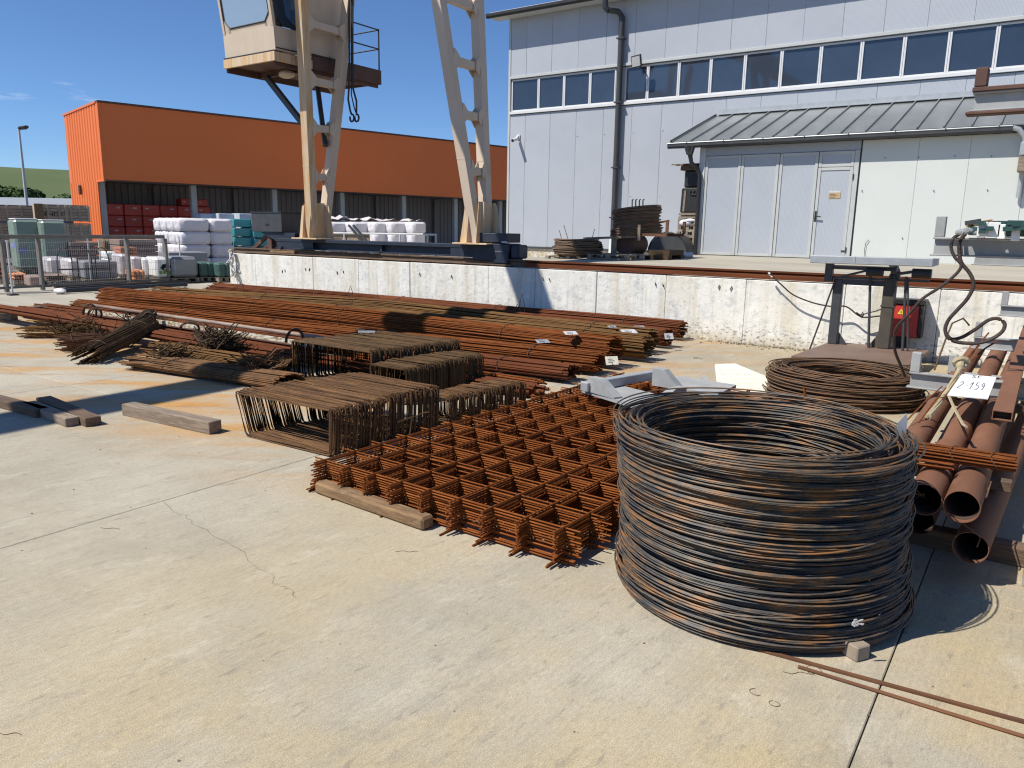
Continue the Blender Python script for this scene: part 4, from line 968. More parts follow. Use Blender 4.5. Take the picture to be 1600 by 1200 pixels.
part('drive_box', NAVY, gc, lambda b: b.box(-9.18, -8.46, 11.92, 12.38, 1.455, 1.63, .012))
part('reflector', TAGW, gc, lambda b: b.box(-8.58, -8.46, 11.912, 11.919, 1.452, 1.482))
[part('wheel', DGREY, gc, lambda b: b.cyl((xx, 11.93, 1.19), (xx, 12.05, 1.19), .04, 14)) for xx in (-8.55, -15.1)]
mb_ = part('motor_box', DGREY, gc, lambda b: b.box(-16.15, -15.02, 11.95, 12.75, 1.55, 2.0, .01))
part('box_handle', BLACK, mb_, lambda b: b.box(-15.62, -15.50, 11.94, 11.948, 1.70, 1.74))
part('box_lid', NAVYG, mb_, lambda b: b.box(-16.17, -15.0, 11.93, 12.77, 2.002, 2.02))
part('box_bracket', NAVY, gc, lambda b: b.prism([(-15.9, 12.0, 1.54), (-14.6, 12.0, 1.54), (-14.7, 12.0, 1.34), (-15.3, 12.0, 1.34)], (0, .5, 0)))
# operator cab
XR, XL = -13.90, -15.62; Yf = 11.06
cbp = [(Yf+.03, 5.32), (Yf+.0, 5.80), (Yf-.22, 7.35), (Yf+1.95, 7.35), (Yf+1.95, 5.32)]
def cabside(x0, th, holes): 
    def f(b): b.prism([(x0, y, z) for y, z in cbp], (th, 0, 0))
    return f
def fy(z): return Yf-.142*(z-5.80)                      # the raked front
cabw = part('cab_shell', CREAM, gc, lambda b: (
    b.prism([(XL, Yf+.03, 5.32), (XL, Yf, 5.80), (XL, Yf+.05, 5.80), (XL, Yf+.08, 5.32)], (XR-XL, 0, 0)),      # apron
    b.box(XL, XR, Yf+1.90, Yf+1.95, 5.32, 7.35),                                                            # rear wall
    b.prism([(XL, Yf+.08, 5.32), (XL, Yf+.05, 5.80), (XL, Yf+1.9, 5.80), (XL, Yf+1.9, 5.32)], (.05, 0, 0)),
    b.prism([(XR-.05, Yf+.08, 5.32), (XR-.05, Yf+.05, 5.80), (XR-.05, Yf+1.9, 5.80), (XR-.05, Yf+1.9, 5.32)], (.05, 0, 0)),
    b.prism([(XR-.05, Yf+.92, 5.80), (XR-.05, Yf+1.9, 5.80), (XR-.05, Yf+1.9, 7.35), (XR-.05, Yf+.92, 7.35)], (.05, 0, 0)),
    b.prism([(XL, Yf-.24, 7.35), (XL, Yf+1.95, 7.35), (XL, Yf+1.95, 7.42), (XL, Yf-.26, 7.42)], (XR-XL, 0, 0)),
    b.beam((XL+.04, fy(5.8)+.03, 5.8), (XL+.04, fy(7.35)+.03, 7.35), .07, .07), b.beam((XR-.04, fy(5.8)+.03, 5.8), (XR-.04, fy(7.35)+.03, 7.35), .07, .07)))
def rounded(x0, x1, z0, z1, c):                         # outline of the front pane on the raked plane, with cut corners
    return [(x0+c, fy(z0)+.01, z0), (x1-c, fy(z0)+.01, z0), (x1, fy(z0+c)+.01, z0+c), (x1, fy(z1)+.01, z1), (x0, fy(z1)+.01, z1), (x0, fy(z0+c)+.01, z0+c)]
fw1 = part('front_window', BLACK, gc, lambda b: b.tube([np.array(p) for p in rounded(XL+.10, XR-.10, 5.90, 7.3, .16)], .018, 5, closed=True))
part('pane', CABGLASS, fw1, lambda b: b.prism([(x, y+.004, z) for x, y, z in rounded(XL+.10, XR-.10, 5.90, 7.3, .16)], (0, .008, 0)))
def corners(b):                                         # cream corner plates round the pane
    z0, c = 5.90, .16
    for s_, xx in ((1, XL+.08), (-1, XR-.08)): b.prism([(xx, fy(5.8)+.012, 5.80), (xx+s_*(.20), fy(5.8)+.012, 5.80), (xx+s_*(.18), fy(z0)+.012, z0), (xx+s_*.02, fy(z0+c)+.012, z0+c), (xx, fy(z0+c)+.012, z0+c)], (0, .02, 0))
    b.prism([(XL+.2, fy(5.8)+.012, 5.80), (XR-.2, fy(5.8)+.012, 5.80), (XR-.2, fy(5.89)+.012, 5.89), (XL+.2, fy(5.89)+.012, 5.89)], (0, .02, 0))
part('window_surround', CREAM, gc, corners)
sw_ = part('side_window', BLACK, gc, lambda b: b.tube([(XR-.02, Yf+.12, 5.98), (XR-.02, Yf+.24, 5.86), (XR-.02, Yf+.80, 5.86), (XR-.02, Yf+.90, 5.96), (XR-.02, Yf+.90, 7.3), (XR-.02, Yf-.06, 7.3)], .016, 5, closed=True))
part('pane', CABDARK, sw_, lambda b: b.prism([(XR-.03, Yf+.06, 5.82), (XR-.03, Yf+.92, 5.82), (XR-.03, Yf+.92, 7.34), (XR-.03, Yf-.15, 7.34)], (.008, 0, 0)))
part('floor_skirt', CREAMR, gc, lambda b: (b.box(XL-.02, XR+.02, Yf-.02, Yf+.03, 5.10, 5.285, .004), b.box(XR-.02, XR+.021, Yf+.032, Yf+1.0, 5.10, 5.285)))
part('floor_frame', BROWNP, gc, lambda b: (b.box(XL, XR, Yf+.032, Yf+3.1, 5.16, 5.30), b.box(XR-.01, XR+.022, Yf+1.01, Yf+3.12, 5.10, 5.42), b.box(XL, XR+.02, Yf+3.10, Yf+3.13, 5.10, 5.42), b.box(XL, XL+.04, Yf+.04, Yf+3.1, 5.02, 5.159), b.box(XR-.1, XR-.06, Yf+.04, Yf+3.1, 5.02, 5.159), b.box(XL+.05, XR-.11, Yf+.9, Yf+.98, 5.04, 5.159)))
part('seam_strip', BLACK, gc, lambda b: b.box(XL-.01, XR+.012, Yf-.012, Yf+.02, 5.288, 5.315))
def rail(b):
    for y in (Yf+1.98, Yf+3.08):
        b.cyl((XR, y, 5.42), (XR, y, 6.35), .018, 6); b.cyl((XL+.02, y, 5.3), (XL+.02, y, 6.35), .018, 6)
    for z in (5.9, 6.33):
        b.cyl((XR, Yf+2.0, z), (XR, Yf+3.08, z), .016, 6); b.cyl((XL+.02, Yf+3.08, z), (XR, Yf+3.08, z), .016, 6)
part('handrail', BLACK, gc, rail)
part('side_bar', BLACK, gc, lambda b: (b.cyl((XR+.03, Yf+.02, 5.36), (XR+.03, Yf+2.0, 5.40), .012, 6), b.cyl((XR+.03, Yf+1.5, 5.30), (XR+.03, Yf+1.5, 5.44), .012, 6)))
part('cab_brace', DGREY, gc, lambda b: (b.beam((XL+.35, 11.9, 5.03), (lx(0, 3.75)-.14, 11.95, 3.75), .11, .11), b.beam((XL+.9, 12.9, 5.03), (lx(0, 3.5)-.05, 12.33, 3.5), .10, .10)))
part('floor_lamp', CREAM, gc, lambda b: b.sphere((XR-.55, Yf+.75, 5.0), (.22, .16, .09), 12, 8), smooth=True)
part('seat', BLACK, gc, lambda b: (b.box(-15.2, -14.7, 12.1, 12.6, 5.75, 5.9, .04), b.box(-15.2, -14.7, 12.55, 12.68, 5.9, 6.6, .04)))
part('console', GREENP, gc, lambda b: b.box(-15.5, -14.5, 11.6, 11.8, 5.4, 6.12, .04))
# lifting slings hang behind the leg
hk = thing('lifting_sling', onY(552, 180, 12.75), 'black chain sling with two hooks hanging beside the cab leg', 'sling')
def chain(pts, rr): return lambda b: b.tube([onY(*p, 12.75) for p in pts], rr, 6)
part('chain', BLACK, hk, chain([(545, -40), (546, 100), (545, 140), (544, 155), (547, 172), (549, 178)], .022), smooth=True)
part('chain', BLACK, hk, chain([(551, -40), (551, 100), (552, 140), (557, 158), (557, 172), (557, 177)], .022), smooth=True)
part('chain', BLACK, hk, chain([(549, -40), (549, 148), (553, 166), (556, 176)], .014), smooth=True)
for px in (550, 557.5):
    c_ = onY(px, 185, 12.75); part('hook', BLACK, hk, lambda b: b.tube([c_+np.array([.065*math.sin(a), 0, .08*math.cos(a)+.01]) for a in np.linspace(-.3, 5.2, 12)], .022, 6), smooth=True)

# ================================================================== BUNDLES OF REINFORCING BARS
def bundle(label, pts, n, w, h, m, r=.009, spread=.14, ties=(.08, .3, .5, .7, .92), group='long rebar bundles', name='rebar_bundle', wob=.012, seg=12, seed=0, fan=0.0, lo=0.0):
    rr = np.random.default_rng(seed+100)
    P = np.array(pts, float); cum = np.r_[0, np.cumsum(np.linalg.norm(np.diff(P, axis=0), axis=1))]; L = cum[-1]
    def at(s):
        s = np.atleast_1d(s); return np.stack([np.interp(s, cum, P[:, k]) for k in range(3)], 1)
    t0 = P[-1]-P[0]; t0 /= np.linalg.norm(t0); sd = np.array([-t0[1], t0[0], 0]); sd /= np.linalg.norm(sd)
    cells = []
    st = 2*r*1.02; ny = int(w/st)+2; nz = int(h/(st*.87))+2
    for j in range(nz):
        for i in range(ny):
            y = (i-ny/2+.5*(j % 2))*st; z = (j-nz/2)*st*.87
            if (y/(w/2))**2+(z/(h/2))**2 <= 1: cells.append((y, z))
    cells.sort(key=lambda c: -((c[0]/(w/2))**2+(c[1]/(h/2))**2)); cells = cells[:n]
    t = thing(name, (P[0]+P[-1])/2, label, 'steel bars', group)
    def bars(b):
        for (y, z) in cells:
            s0 = rr.uniform(-spread, spread) if spread else 0; s1 = L+rr.uniform(-spread, spread)*.35
            s = np.linspace(s0, s1, seg); Q = at(s); k1, k2 = rr.uniform(0, 6, 2)
            ext = np.clip(s, None, 0)[:, None]*t0+np.clip(s-L, 0, None)[:, None]*t0
            dy = y+wob*np.sin(s*.8+k1)+fan*rr.normal()*np.clip(1-s/(.35*L), 0, 1); dz = z+wob*.6*np.sin(s*.9+k2)
            Q = Q+ext+sd*dy[:, None]+ZZ*(h/2+dz[:, None]+lo)
            Q[:, 2] = np.maximum(Q[:, 2], r)
            b.tube(Q, r, 5)
    part('bars', m, t, bars, smooth=True, kind='stuff')
    for f in ties:
        c_ = at(f*L)[0]+ZZ*(h/2+lo)
        part('tie_wire', TIE, t, lambda b: b.tube([c_+sd*(w/2+min(.016, w*.06))*math.cos(a)+ZZ*(h/2+min(.016, w*.06))*math.sin(a)+t0*.02*math.sin(2*a) for a in np.linspace(0, 2*PI, 14)[:-1]], min(.0055, w*.016), 4, closed=True))
    return t
def tagplate(px, py, z, sz, label, m=TAGM, tilt=.5, az=0.0):
    p = G(px, py, z); t = thing('bundle_tag', p, label, 'tag', 'tags wired to the bar bundles')
    e1 = rt_*math.cos(az)+fw_*math.sin(az); e2 = (-rt_*math.sin(az)+fw_*math.cos(az))*math.cos(tilt)+ZZ*math.sin(tilt)
    part('plate', m, t, lambda b: b.frame(p-e1*sz/2, e1*sz, e2*sz*.65, np.cross(e1, e2)*.003))
    part('wire', TIE, t, lambda b: b.tube([p, p+ZZ*.03-fw_*.01, p-ZZ*.04+fw_*.03], .003, 4))
    part('print', INK, t, lambda b: [b.frame(p-e1*sz*.3+e2*sz*(.15+.13*k)+np.cross(e1, e2)*.0032, e1*sz*(.5 if k % 2 else .35), e2*sz*.045, np.cross(e1, e2)*.001) for k in range(3)])
    return t
bundle('rust red bar bundle lying against the foot of the retaining wall', [(-16.7, 11.25, .04), (-11, 11.45, .06), (-4.72, 11.55, .05)], 70, .36, .26, REDR, seed=1, r=.010)
bundle('rust red bar bundle second from the wall, ends beside white tags', [(-15.8, 10.5, .05), (-10, 10.7, .08), (-4.55, 10.62, .04)], 70, .36, .26, REDR, seed=2, r=.010)
bundle('olive brown bar bundle in the middle of the long stacks', [(-15.75, 9.15, .06), (-9.5, 9.75, .14), (-4.5, 9.95, .06)], 80, .42, .30, OLIVE, seed=3, r=.010)
bundle('brown bar bundle in front of the olive one, with a white tag on top', [(-15.4, 8.5, .05), (-9.5, 9.0, .10), (-4.28, 9.30, .05)], 80, .40, .30, OLIVE, seed=4, r=.010)
bundle('thick bright orange rust bar bundle, its splayed ends next to a cream tag', [(-15.6, 8.0, .07), (-10, 8.15, .14), (-4.36, 8.55, .07)], 90, .44, .34, RUST, seed=5, r=.010, ties=(.12, .25, .42, .6, .86))
bundle('lower orange rust bar bundle lying along the thick orange one', [(-14.9, 7.15, .05), (-9.5, 7.45, .07), (-4.3, 8.02, .05)], 70, .40, .22, RUST, seed=6, r=.010)
bundle('red brown flat lying bar bundle below the orange bundles', [(-15.3, 6.62, .05), (-10, 6.9, .05), (-4.32, 7.42, .05)], 40, .42, .15, REDR, seed=7, r=.015, wob=.008)
bundle('long red brown bar bundle nearest the camera, its far end propped on a block', [(-15.0, 5.62, .19), (-12.5, 5.72, .17), (-9, 5.98, .09), (-4.2, 6.50, .02)], 18, .34, .10, REDR, seed=8, r=.021, ties=(.3, .55), spread=.22, wob=.006)
bundle('short end of orange bars lying beside the small bent stirrups', [(-7.2, 6.75, .02), (-4.35, 6.72, .02)], 36, .34, .10, RUST, seed=9, r=.011, ties=(.8,))
bundle('red brown bars lying behind the propped bundle, with curled lifting loops', [(-15.2, 6.2, .10), (-12, 6.2, .10), (-8, 6.45, .05)], 14, .26, .10, REDR, seed=10, r=.02, ties=(.2,))
tu = thing('steel_tube', (-10.4, 6.2, .27), 'long pale scaled steel tube lying between the red brown bars', 'tube')
a_, c_ = np.array([-12.9, 6.30, .37]), np.array([-7.3, 6.55, .30])
part('tube', TUBEP, tu, lambda b: b.pipe(a_, c_, .027, .022, 14), smooth=True)
fr_ = thing('flaked_rail', (-10.4, 6.0, .12), 'rail with flaking white paint lying along the pale tube', 'rail')
part('web', LIMESTAIN, fr_, lambda b: b.beam((-12.8, 6.20, .285), (-7.4, 6.46, .215), .03, .055)); part('flange', BROWNP, fr_, lambda b: b.beam((-12.8, 6.20, .25), (-7.4, 6.46, .18), .09, .014))
for k, (px, py) in enumerate(((140, 486), (148, 488), (231, 500), (296, 510), (460, 528))):
    p = G(px, py, .34); t = thing('lifting_loop', p, ['dark lifting loop at the very start of the pale tube, outer one', 'dark lifting loop at the start of the pale tube, inner one', 'dark lifting loop on the pale tube behind the slanting bar bundle', 'wide dark lifting loop in the middle of the pale tube', 'dark lifting loop on the pale tube touching the tall stirrup stack'][k], 'loop', 'lifting loops over the pale tube'); w1 = .07+.03*(k == 3)
    part('loop', SCRAP, t, lambda b: b.tube([p+np.array([-w1*math.cos(a)*1.2+.03*math.sin(a), -.06*math.cos(a), (.09+.05*(k in (0, 2, 4)))*math.sin(a)-.03]) for a in np.linspace(-.2, 3.5, 12)], .018, 6), smooth=True)
bl = G(28, 497); tag(part('timber_block', WOODD, None, lambda b: b.frame(bl+np.array([-.05, .1, 0]), (.12, 0, 0), (0, .6, 0), (0, 0, .19), .012)), 'dark timber block propping up the far end of the nearest long bars', 'timber block')
bl = G(5, 500); tag(part('timber_block', WOODG, None, lambda b: b.frame(bl+np.array([-.5, -.05, 0]), (.7, .1, 0), (-.02, .12, 0), (0, 0, .10), .012)), 'grey timber block end poking in beyond the propped bars', 'timber block')
for k, (x, y0) in enumerate(((-14.4, 6.4), (-10.2, 6.6), (-6.0, 6.7))):
    tag(part('bearer', WOODD, None, lambda b: b.frame((x, y0, 0), (.1, 0, 0), (0, 5.2, 0), (0, 0, .045), .006)), 'dark timber bearer lying crosswise under the long bar bundles', 'bearer', 'bearers under the bar bundles')
for px, py, z, s_, m_, lab in ((894, 523, .42, .17, TAGW, 'white paper tag lying on the brown bars, farthest along to the camera cabin'), (986, 521, .33, .22, TAGW, 'large white tag between two bar bundles near their ends'), (1002, 513, .35, .15, TAGM, 'grey tag on the bars nearest the retaining wall'), (1046, 530, .18, .14, TAGW, 'white tag hanging from the bar ends nearest the wall'), (850, 536, .40, .16, TAGM, 'grey tag on top of the thick orange bundle'), (957, 570, .16, .16, FOAM, 'cream tag hanging from the splayed ends of the orange bundle'), (958, 512, .36, .12, TAGM, 'small dark tag on the red bars by the wall')):
    tagplate(px, py, z, s_, lab, m_, tilt=1.1 if px in (957, 1046) else .25, az=.3)
# bent wire loops sticking up from the bundles
for k, (px, py, h) in enumerate(((378, 462, .30), (548, 468, .28), (815, 490, .34), (808, 489, .16), (470, 462, .10), (290, 458, .16), (262, 462, .12), (420, 462, .08), (589, 470, .1))):
    p = G(px, py, .28); t = thing('wire_loop', p, ['thin bent wire loop standing up out of the bar bundles before the white wall', 'tall thin wire prong standing up out of the bar bundles'][1 if h > .25 else 0], 'wire', 'wire loops sticking out of the bar bundles')
    part('wire', TIE, t, lambda b: b.tube([p-rt_*.05*(1 if h > .25 else 1.8), p-rt_*.03+ZZ*h*.6, p+ZZ*h, p+rt_*.04+ZZ*h*.5, p+rt_*.05*(1 if h > .25 else 1.6)], .007, 5), smooth=True)

# ---- short cut bars in tangled heaps on the left
def shortbundle(label, a, c, n, w, h, m, seed, fan=.05, r=.008, ties=(.4,), name='bar_bundle', lo=0):
    return bundle(label, [a, (np.array(a)+np.array(c))/2, c], n, w, h, m, r=r, spread=.08, ties=ties, group='short bar bundles', name=name, wob=.006, seg=5, seed=seed, fan=fan, lo=lo)
def hooked(label, px, py, n, rad, seed, m=SCRAP, group='heaps of hooked bars', length=.8, az=0.0, z=.0, hook=.12):
    rr = np.random.default_rng(seed); p = G(px, py, 0)
    t = thing('hooked_bars', p, label, 'steel bars', group)
    def f(b):
        for k in range(n):
            o = p+rt_*rr.normal(0, rad)+fw_*rr.normal(0, rad*.7)+ZZ*(z+abs(rr.normal(0, rad*.55))+.02); a = az+rr.normal(0, .28); d = rt_*math.cos(a)+fw_*math.sin(a); L = length*rr.uniform(.7, 1.1); u = np.array([rr.normal(0, .5), rr.normal(0, .5), 1]); u /= np.linalg.norm(u)
            tl_ = rr.normal(0, .06); q1 = o+d*L/2+ZZ*tl_; q0 = o-d*L/2-ZZ*tl_
            q0[2] = max(q0[2], .012); q1[2] = max(q1[2], .012)
            P = [q0+u*hook*rr.uniform(.5, 1)-d*.03, q0+u*.02, q0+d*.02, q1-d*.02, q1+u*.02, q1+u*hook*rr.uniform(.5, 1)+d*.04]
            b.tube(P, .0075, 4)
    part('bars', m, t, f, kind='stuff'); c0 = p+ZZ*(z+rad*.35)
    dd_ = rt_*math.cos(az)+fw_*math.sin(az); sd_ = -rt_*math.sin(az)+fw_*math.cos(az)
    part('tie_wire', TIE, t, lambda b: b.tube([c0+sd_*rad*1.3*math.cos(a)+ZZ*rad*.9*math.sin(a) for a in np.linspace(0, 2*PI, 12)[:-1]], .006, 4, closed=True))
    return t
A_ = lambda px, py, z=0: G(px, py, z)
shortbundle('short brown bar bundle with a fan of splayed ends, farthest out in the yard', A_(40, 527), A_(165, 528), 46, .26, .16, OLIVE, 21, fan=.10, ties=(.5,))
shortbundle('short brown bar bundle behind the fan of splayed ends', A_(70, 512), A_(190, 524), 40, .28, .18, OLIVE, 22, fan=.05)
shortbundle('round tied bar bundle lying before the fanned ends', A_(97, 549), A_(178, 543), 56, .28, .22, RUSTD, 23, fan=.02, ties=(.2,))
shortbundle('dark slanting bar bundle pointing to the camera, casting a shadow', A_(136, 569), A_(236, 536)+ZZ*.16, 80, .30, .22, STIRD, 24, fan=.04, ties=(.15, .8))
shortbundle('dark slanting bar bundle resting on the heap behind', A_(165, 556), A_(238, 531)+ZZ*.26, 50, .22, .14, SCRAP, 25, fan=.03, ties=(.3,), lo=.06)
hooked('dark heap of hooked bars behind the round tied bundle', 178, 543, 60, .09, 31, STIRD, az=.5, length=.4, z=.1)
hooked('dark heap of hooked bars at the top end of the slanting bundle', 226, 522, 60, .09, 32, SCRAP, az=.7, length=.42, z=.10)
hooked('loose hooked bars on the bundle with splayed ends', 120, 530, 30, .12, 33, STIRD, az=.2, length=.45, z=.08)
shortbundle('flat pile of straight brown bars, its pointed end toward the slanting bundle', A_(222, 572), A_(452, 606), 90, .50, .15, STIR, 26, fan=.06, ties=(.3, .75))
shortbundle('second layer of straight brown bars behind the flat pile', A_(250, 553), A_(440, 585), 60, .40, .16, OLIVE, 27, fan=.05, ties=(.4,))
hooked('dark spiky tangle of hooked bars on top of the flat bar pile', 346, 562, 170, .105, 34, SCRAP, az=-.2, length=.26, z=.17, hook=.07)
hooked('small spiky tangle of hooked bars near the pointed end of the flat pile', 268, 576, 50, .075, 35, STIRD, az=.1, length=.24, z=.13, hook=.06)
hooked('loose stirrup offcuts in front of the tall stirrup stack', 408, 592, 60, .11, 36, STIR, az=.9, length=.34, z=.08, hook=.06)

# ================================================================== STACKS OF STIRRUPS
def ring_mesh(name, c4, m, r=.0065, hook=True, rc=.025):    # closed bar loop through four corners (x, z), rounded, with lapped hooks
    b = MB(); P = []
    n = len(c4)
    for i in range(n):
        p = np.array(c4[i], float); a = np.array(c4[i-1], float)-p; c = np.array(c4[(i+1) % n], float)-p
        a /= np.linalg.norm(a); c /= np.linalg.norm(c)
        P += [p+a*rc, p+(a+c)*rc*.3, p+c*rc]
    P3 = [(x, 0, z) for x, z in P]; b.tube(P3, r, 5, closed=True)
    if hook:
        p = np.array(c4[2]); b.tube([(p[0]-.01, .012, p[1]-.004), (p[0]-.05, .014, p[1]-.05)], r, 4)
    return b.mesh(name, m, smooth=True)
def stirrups(label, c4, y0, y1, n, m, base, seed, lean=0.0, jx=.015, jz=.008, slump=None, tilt=.02, r=.0065, ties=2):
    rr = np.random.default_rng(seed); me = [ring_mesh('stirrup', [(x*f, z*g_) for x, z in c4], m, r) for f, g_ in ((1, 1), (1.012, .985), (.99, 1.01))]
    t = thing('stirrup_stack', base, label, 'stirrups', 'stacks of bent stirrups')
    for k in range(n):
        f = k/(n-1); y = y0+(y1-y0)*f+rr.normal(0, .004); dx, dz = (slump(f) if slump else (0, 0))
        piece('stirrup', me[k % 3], t, (dx+rr.normal(0, jx), y-base[1], dz+abs(rr.normal(0, jz))), (lean+rr.normal(0, tilt), rr.normal(0, tilt*.5), rr.normal(0, tilt*1.2)))
    xs_ = [c[0] for c in c4]; zs_ = [c[1] for c in c4]
    for q in range(ties):
        yy_ = y0+(y1-y0)*(.3+.5*q)-base[1]; x = max(xs_)+.01; L = (y1-y0)*.12
        part('tie_wire', TIE, t, lambda b: b.tube(np.array([(x, yy_-L, max(zs_)*.9), (x+.012, yy_, max(zs_)*.86), (x, yy_+L, max(zs_)*.9)])+np.array(base), .003, 4))
    return t
# front stack of wide open loops
stirrups('wide rusty stirrup stack with open loops, in front, touching the rebar mats', [(-.52, 0.008), (.455, .008), (.47, .355), (-.65, .355)], 3.73, 4.28, 64, STIR, (-4.70, 3.80, 0), 41, lean=-.04, jx=.016, slump=lambda f: (.02*f-.02*math.sin(f*9), 0), tilt=.018)
stirrups('wide rusty stirrup stack directly behind the open loops', [(-.50, .008), (.44, .008), (.44, .36), (-.58, .36)], 4.33, 4.86, 64, STIR, (-4.70, 4.46, 0), 42, lean=-.04, jx=.014, slump=lambda f: (.02+.10*f, .012*f), tilt=.015)
stirrups('tall dark stirrup stack farthest back, beside the flat bar pile', [(-.62, .008), (.60, .008), (.60, .445), (-.62, .445)], 5.50, 6.66, 118, STIRD, (-6.20, 5.50, 0), 43, lean=0, jx=.010, slump=lambda f: (.24*f, 0), tilt=.010, r=.0075)
stirrups('small dark stirrup stack pressed between the tall one and the open loops', [(-.24, .008), (.24, .008), (.24, .35), (-.24, .35)], 5.36, 6.55, 118, STIRD, (-5.22, 5.36, 0), 44, jx=.008, slump=lambda f: (.02*f, 0), tilt=.010, r=.0075)
stirrups('lowest narrow stirrup stack beside the rebar mats, brown tops', [(-.15, .008), (.15, .008), (.15, .25), (-.15, .25)], 5.0, 6.12, 100, STIR, (-4.30, 5.0, 0), 45, jx=.013, slump=lambda f: (.05*f, -.03*f), tilt=.03)
p = G(560, 522, .46); t = thing('offcut_tie', p, 'small pale offcut of bar lying on the tall dark stirrup stack', 'offcut')
part('bar', TAGW, t, lambda b: b.beam(p+ZZ*.03, p+rt_*.2+ZZ*.03, .03, .02)); part('wire', TIE, t, lambda b: (b.tube([p+ZZ*.02, p+rt_*.06+ZZ*.08, p+rt_*.02+ZZ*.12], .005, 4), b.tube([p+rt_*.02+ZZ*.02, p-rt_*.05+ZZ*.07, p+rt_*.08+ZZ*.05], .005, 4)))
p = G(640, 682, .05); t = thing('bent_bar', p, 'thin bent bar end sticking up between the stirrups and the mats', 'bar'); part('bar', STIR, t, lambda b: b.tube([p, p+ZZ*.16+rt_*.02, p+ZZ*.2+rt_*.12, p+ZZ*.205+rt_*.16], .006, 5)); part('branch', STIR, t, lambda b: b.tube([p+ZZ*.16+rt_*.02, p+ZZ*.11-rt_*.11], .006, 5))

# ================================================================== STACK OF WELDED REBAR MATS
def mat_mesh(seed):
    rr = np.random.default_rng(seed); b = MB(); r = .0054; zs_ = -1 if seed in (1, 3) else 1; nx, ny = 9, 17; px_, py_ = .232, .253; Lx = (nx-1)*px_; Ly = (ny-1)*py_
    for j in range(ny):
        y = j*py_+rr.normal(0, .004); q = .0052*zs_; P = [(-.085+rr.normal(0, .014), y, q), (Lx*.35, y+rr.normal(0, .003), q), (Lx*.7, y+rr.normal(0, .003), q), (Lx+.085+rr.normal(0, .014), y, q)]; b.tube(P, r, 5)
    for i in range(nx):
        x = i*px_+rr.normal(0, .004); q = -.0052*zs_; P = [(x, -.10+rr.normal(0, .016), q), (x+rr.normal(0, .003), Ly*.3, q), (x+rr.normal(0, .003), Ly*.65, q), (x, Ly+.08, q)]; b.tube(P, r, 5)
    return b.mesh('rebar_mat', RUSTX, smooth=True)
mm_ = [mat_mesh(k) for k in range(4)]
NM = 24
for k in range(NM):
    z = .012+k*.0079
    o = bpy.data.objects.new('rebar_mat', mm_[1 if k == NM-1 else k % 4]); C.objects.link(o)
    top = k == NM-1
    o.location = (-3.750+(.0065 if k % 2 else -.0065)+rng.normal(0, .004)-(.0 if k > 2 else .02), 3.262+(.0065 if k % 2 else -.0065)+rng.normal(0, .004)-(0 if k > 3 else .03), z); o.rotation_euler = (0, 0, -.020+rng.normal(0, .0015)); ORG[o] = tuple(o.location)
    tag(o, 'orange rusted welded rebar mat on top of the mat stack beside the wire coil' if top else ('orange rusted welded rebar mat lying on the concrete at the bottom of the mat stack' if k == 0 else 'orange rusted welded rebar mat inside the stack of mats'), 'rebar mat', 'rebar mats stacked beside the coil')

# ================================================================== TIMBERS ON THE CONCRETE
def timber(label, a, c, w, h, m, ch=.005, group='timber bearers on the concrete', tw=0.0):
    a = np.array(a); c = np.array(c); t = c-a; sd = np.array([-t[1], t[0], 0]); sd /= np.linalg.norm(sd)
    o = part('timber_beam', m, None, lambda b: b.frame(a, t, sd*w, ZZ*h, ch)); return tag(o, label, 'timber', group)
a_ = G(190, 650); a_[2] = 0; timber('thick grey timber beam alone on the concrete, in front of the flat bar pile', G(191, 649), G(327.5, 679.5), .125, .105, WOODG)
timber('thick brown weathered timber with rounded edges lying against the front of the mats', G(491, 771), G(660, 831), .10, .078, WOODB, ch=.014)
timber('dark timber beam partly in shadow, reaching out of the picture beside two more', G(-40, 627), G(56, 653.5), .13, .075, WOODD)
timber('pale topped timber beam, middle one of three lying together', G(36, 641), G(103, 668), .11, .075, WOODG)
timber('brown timber beam with a chipped end, nearest the lone grey beam', G(57, 634), G(134, 668), .13, .080, WOODD, ch=.007)

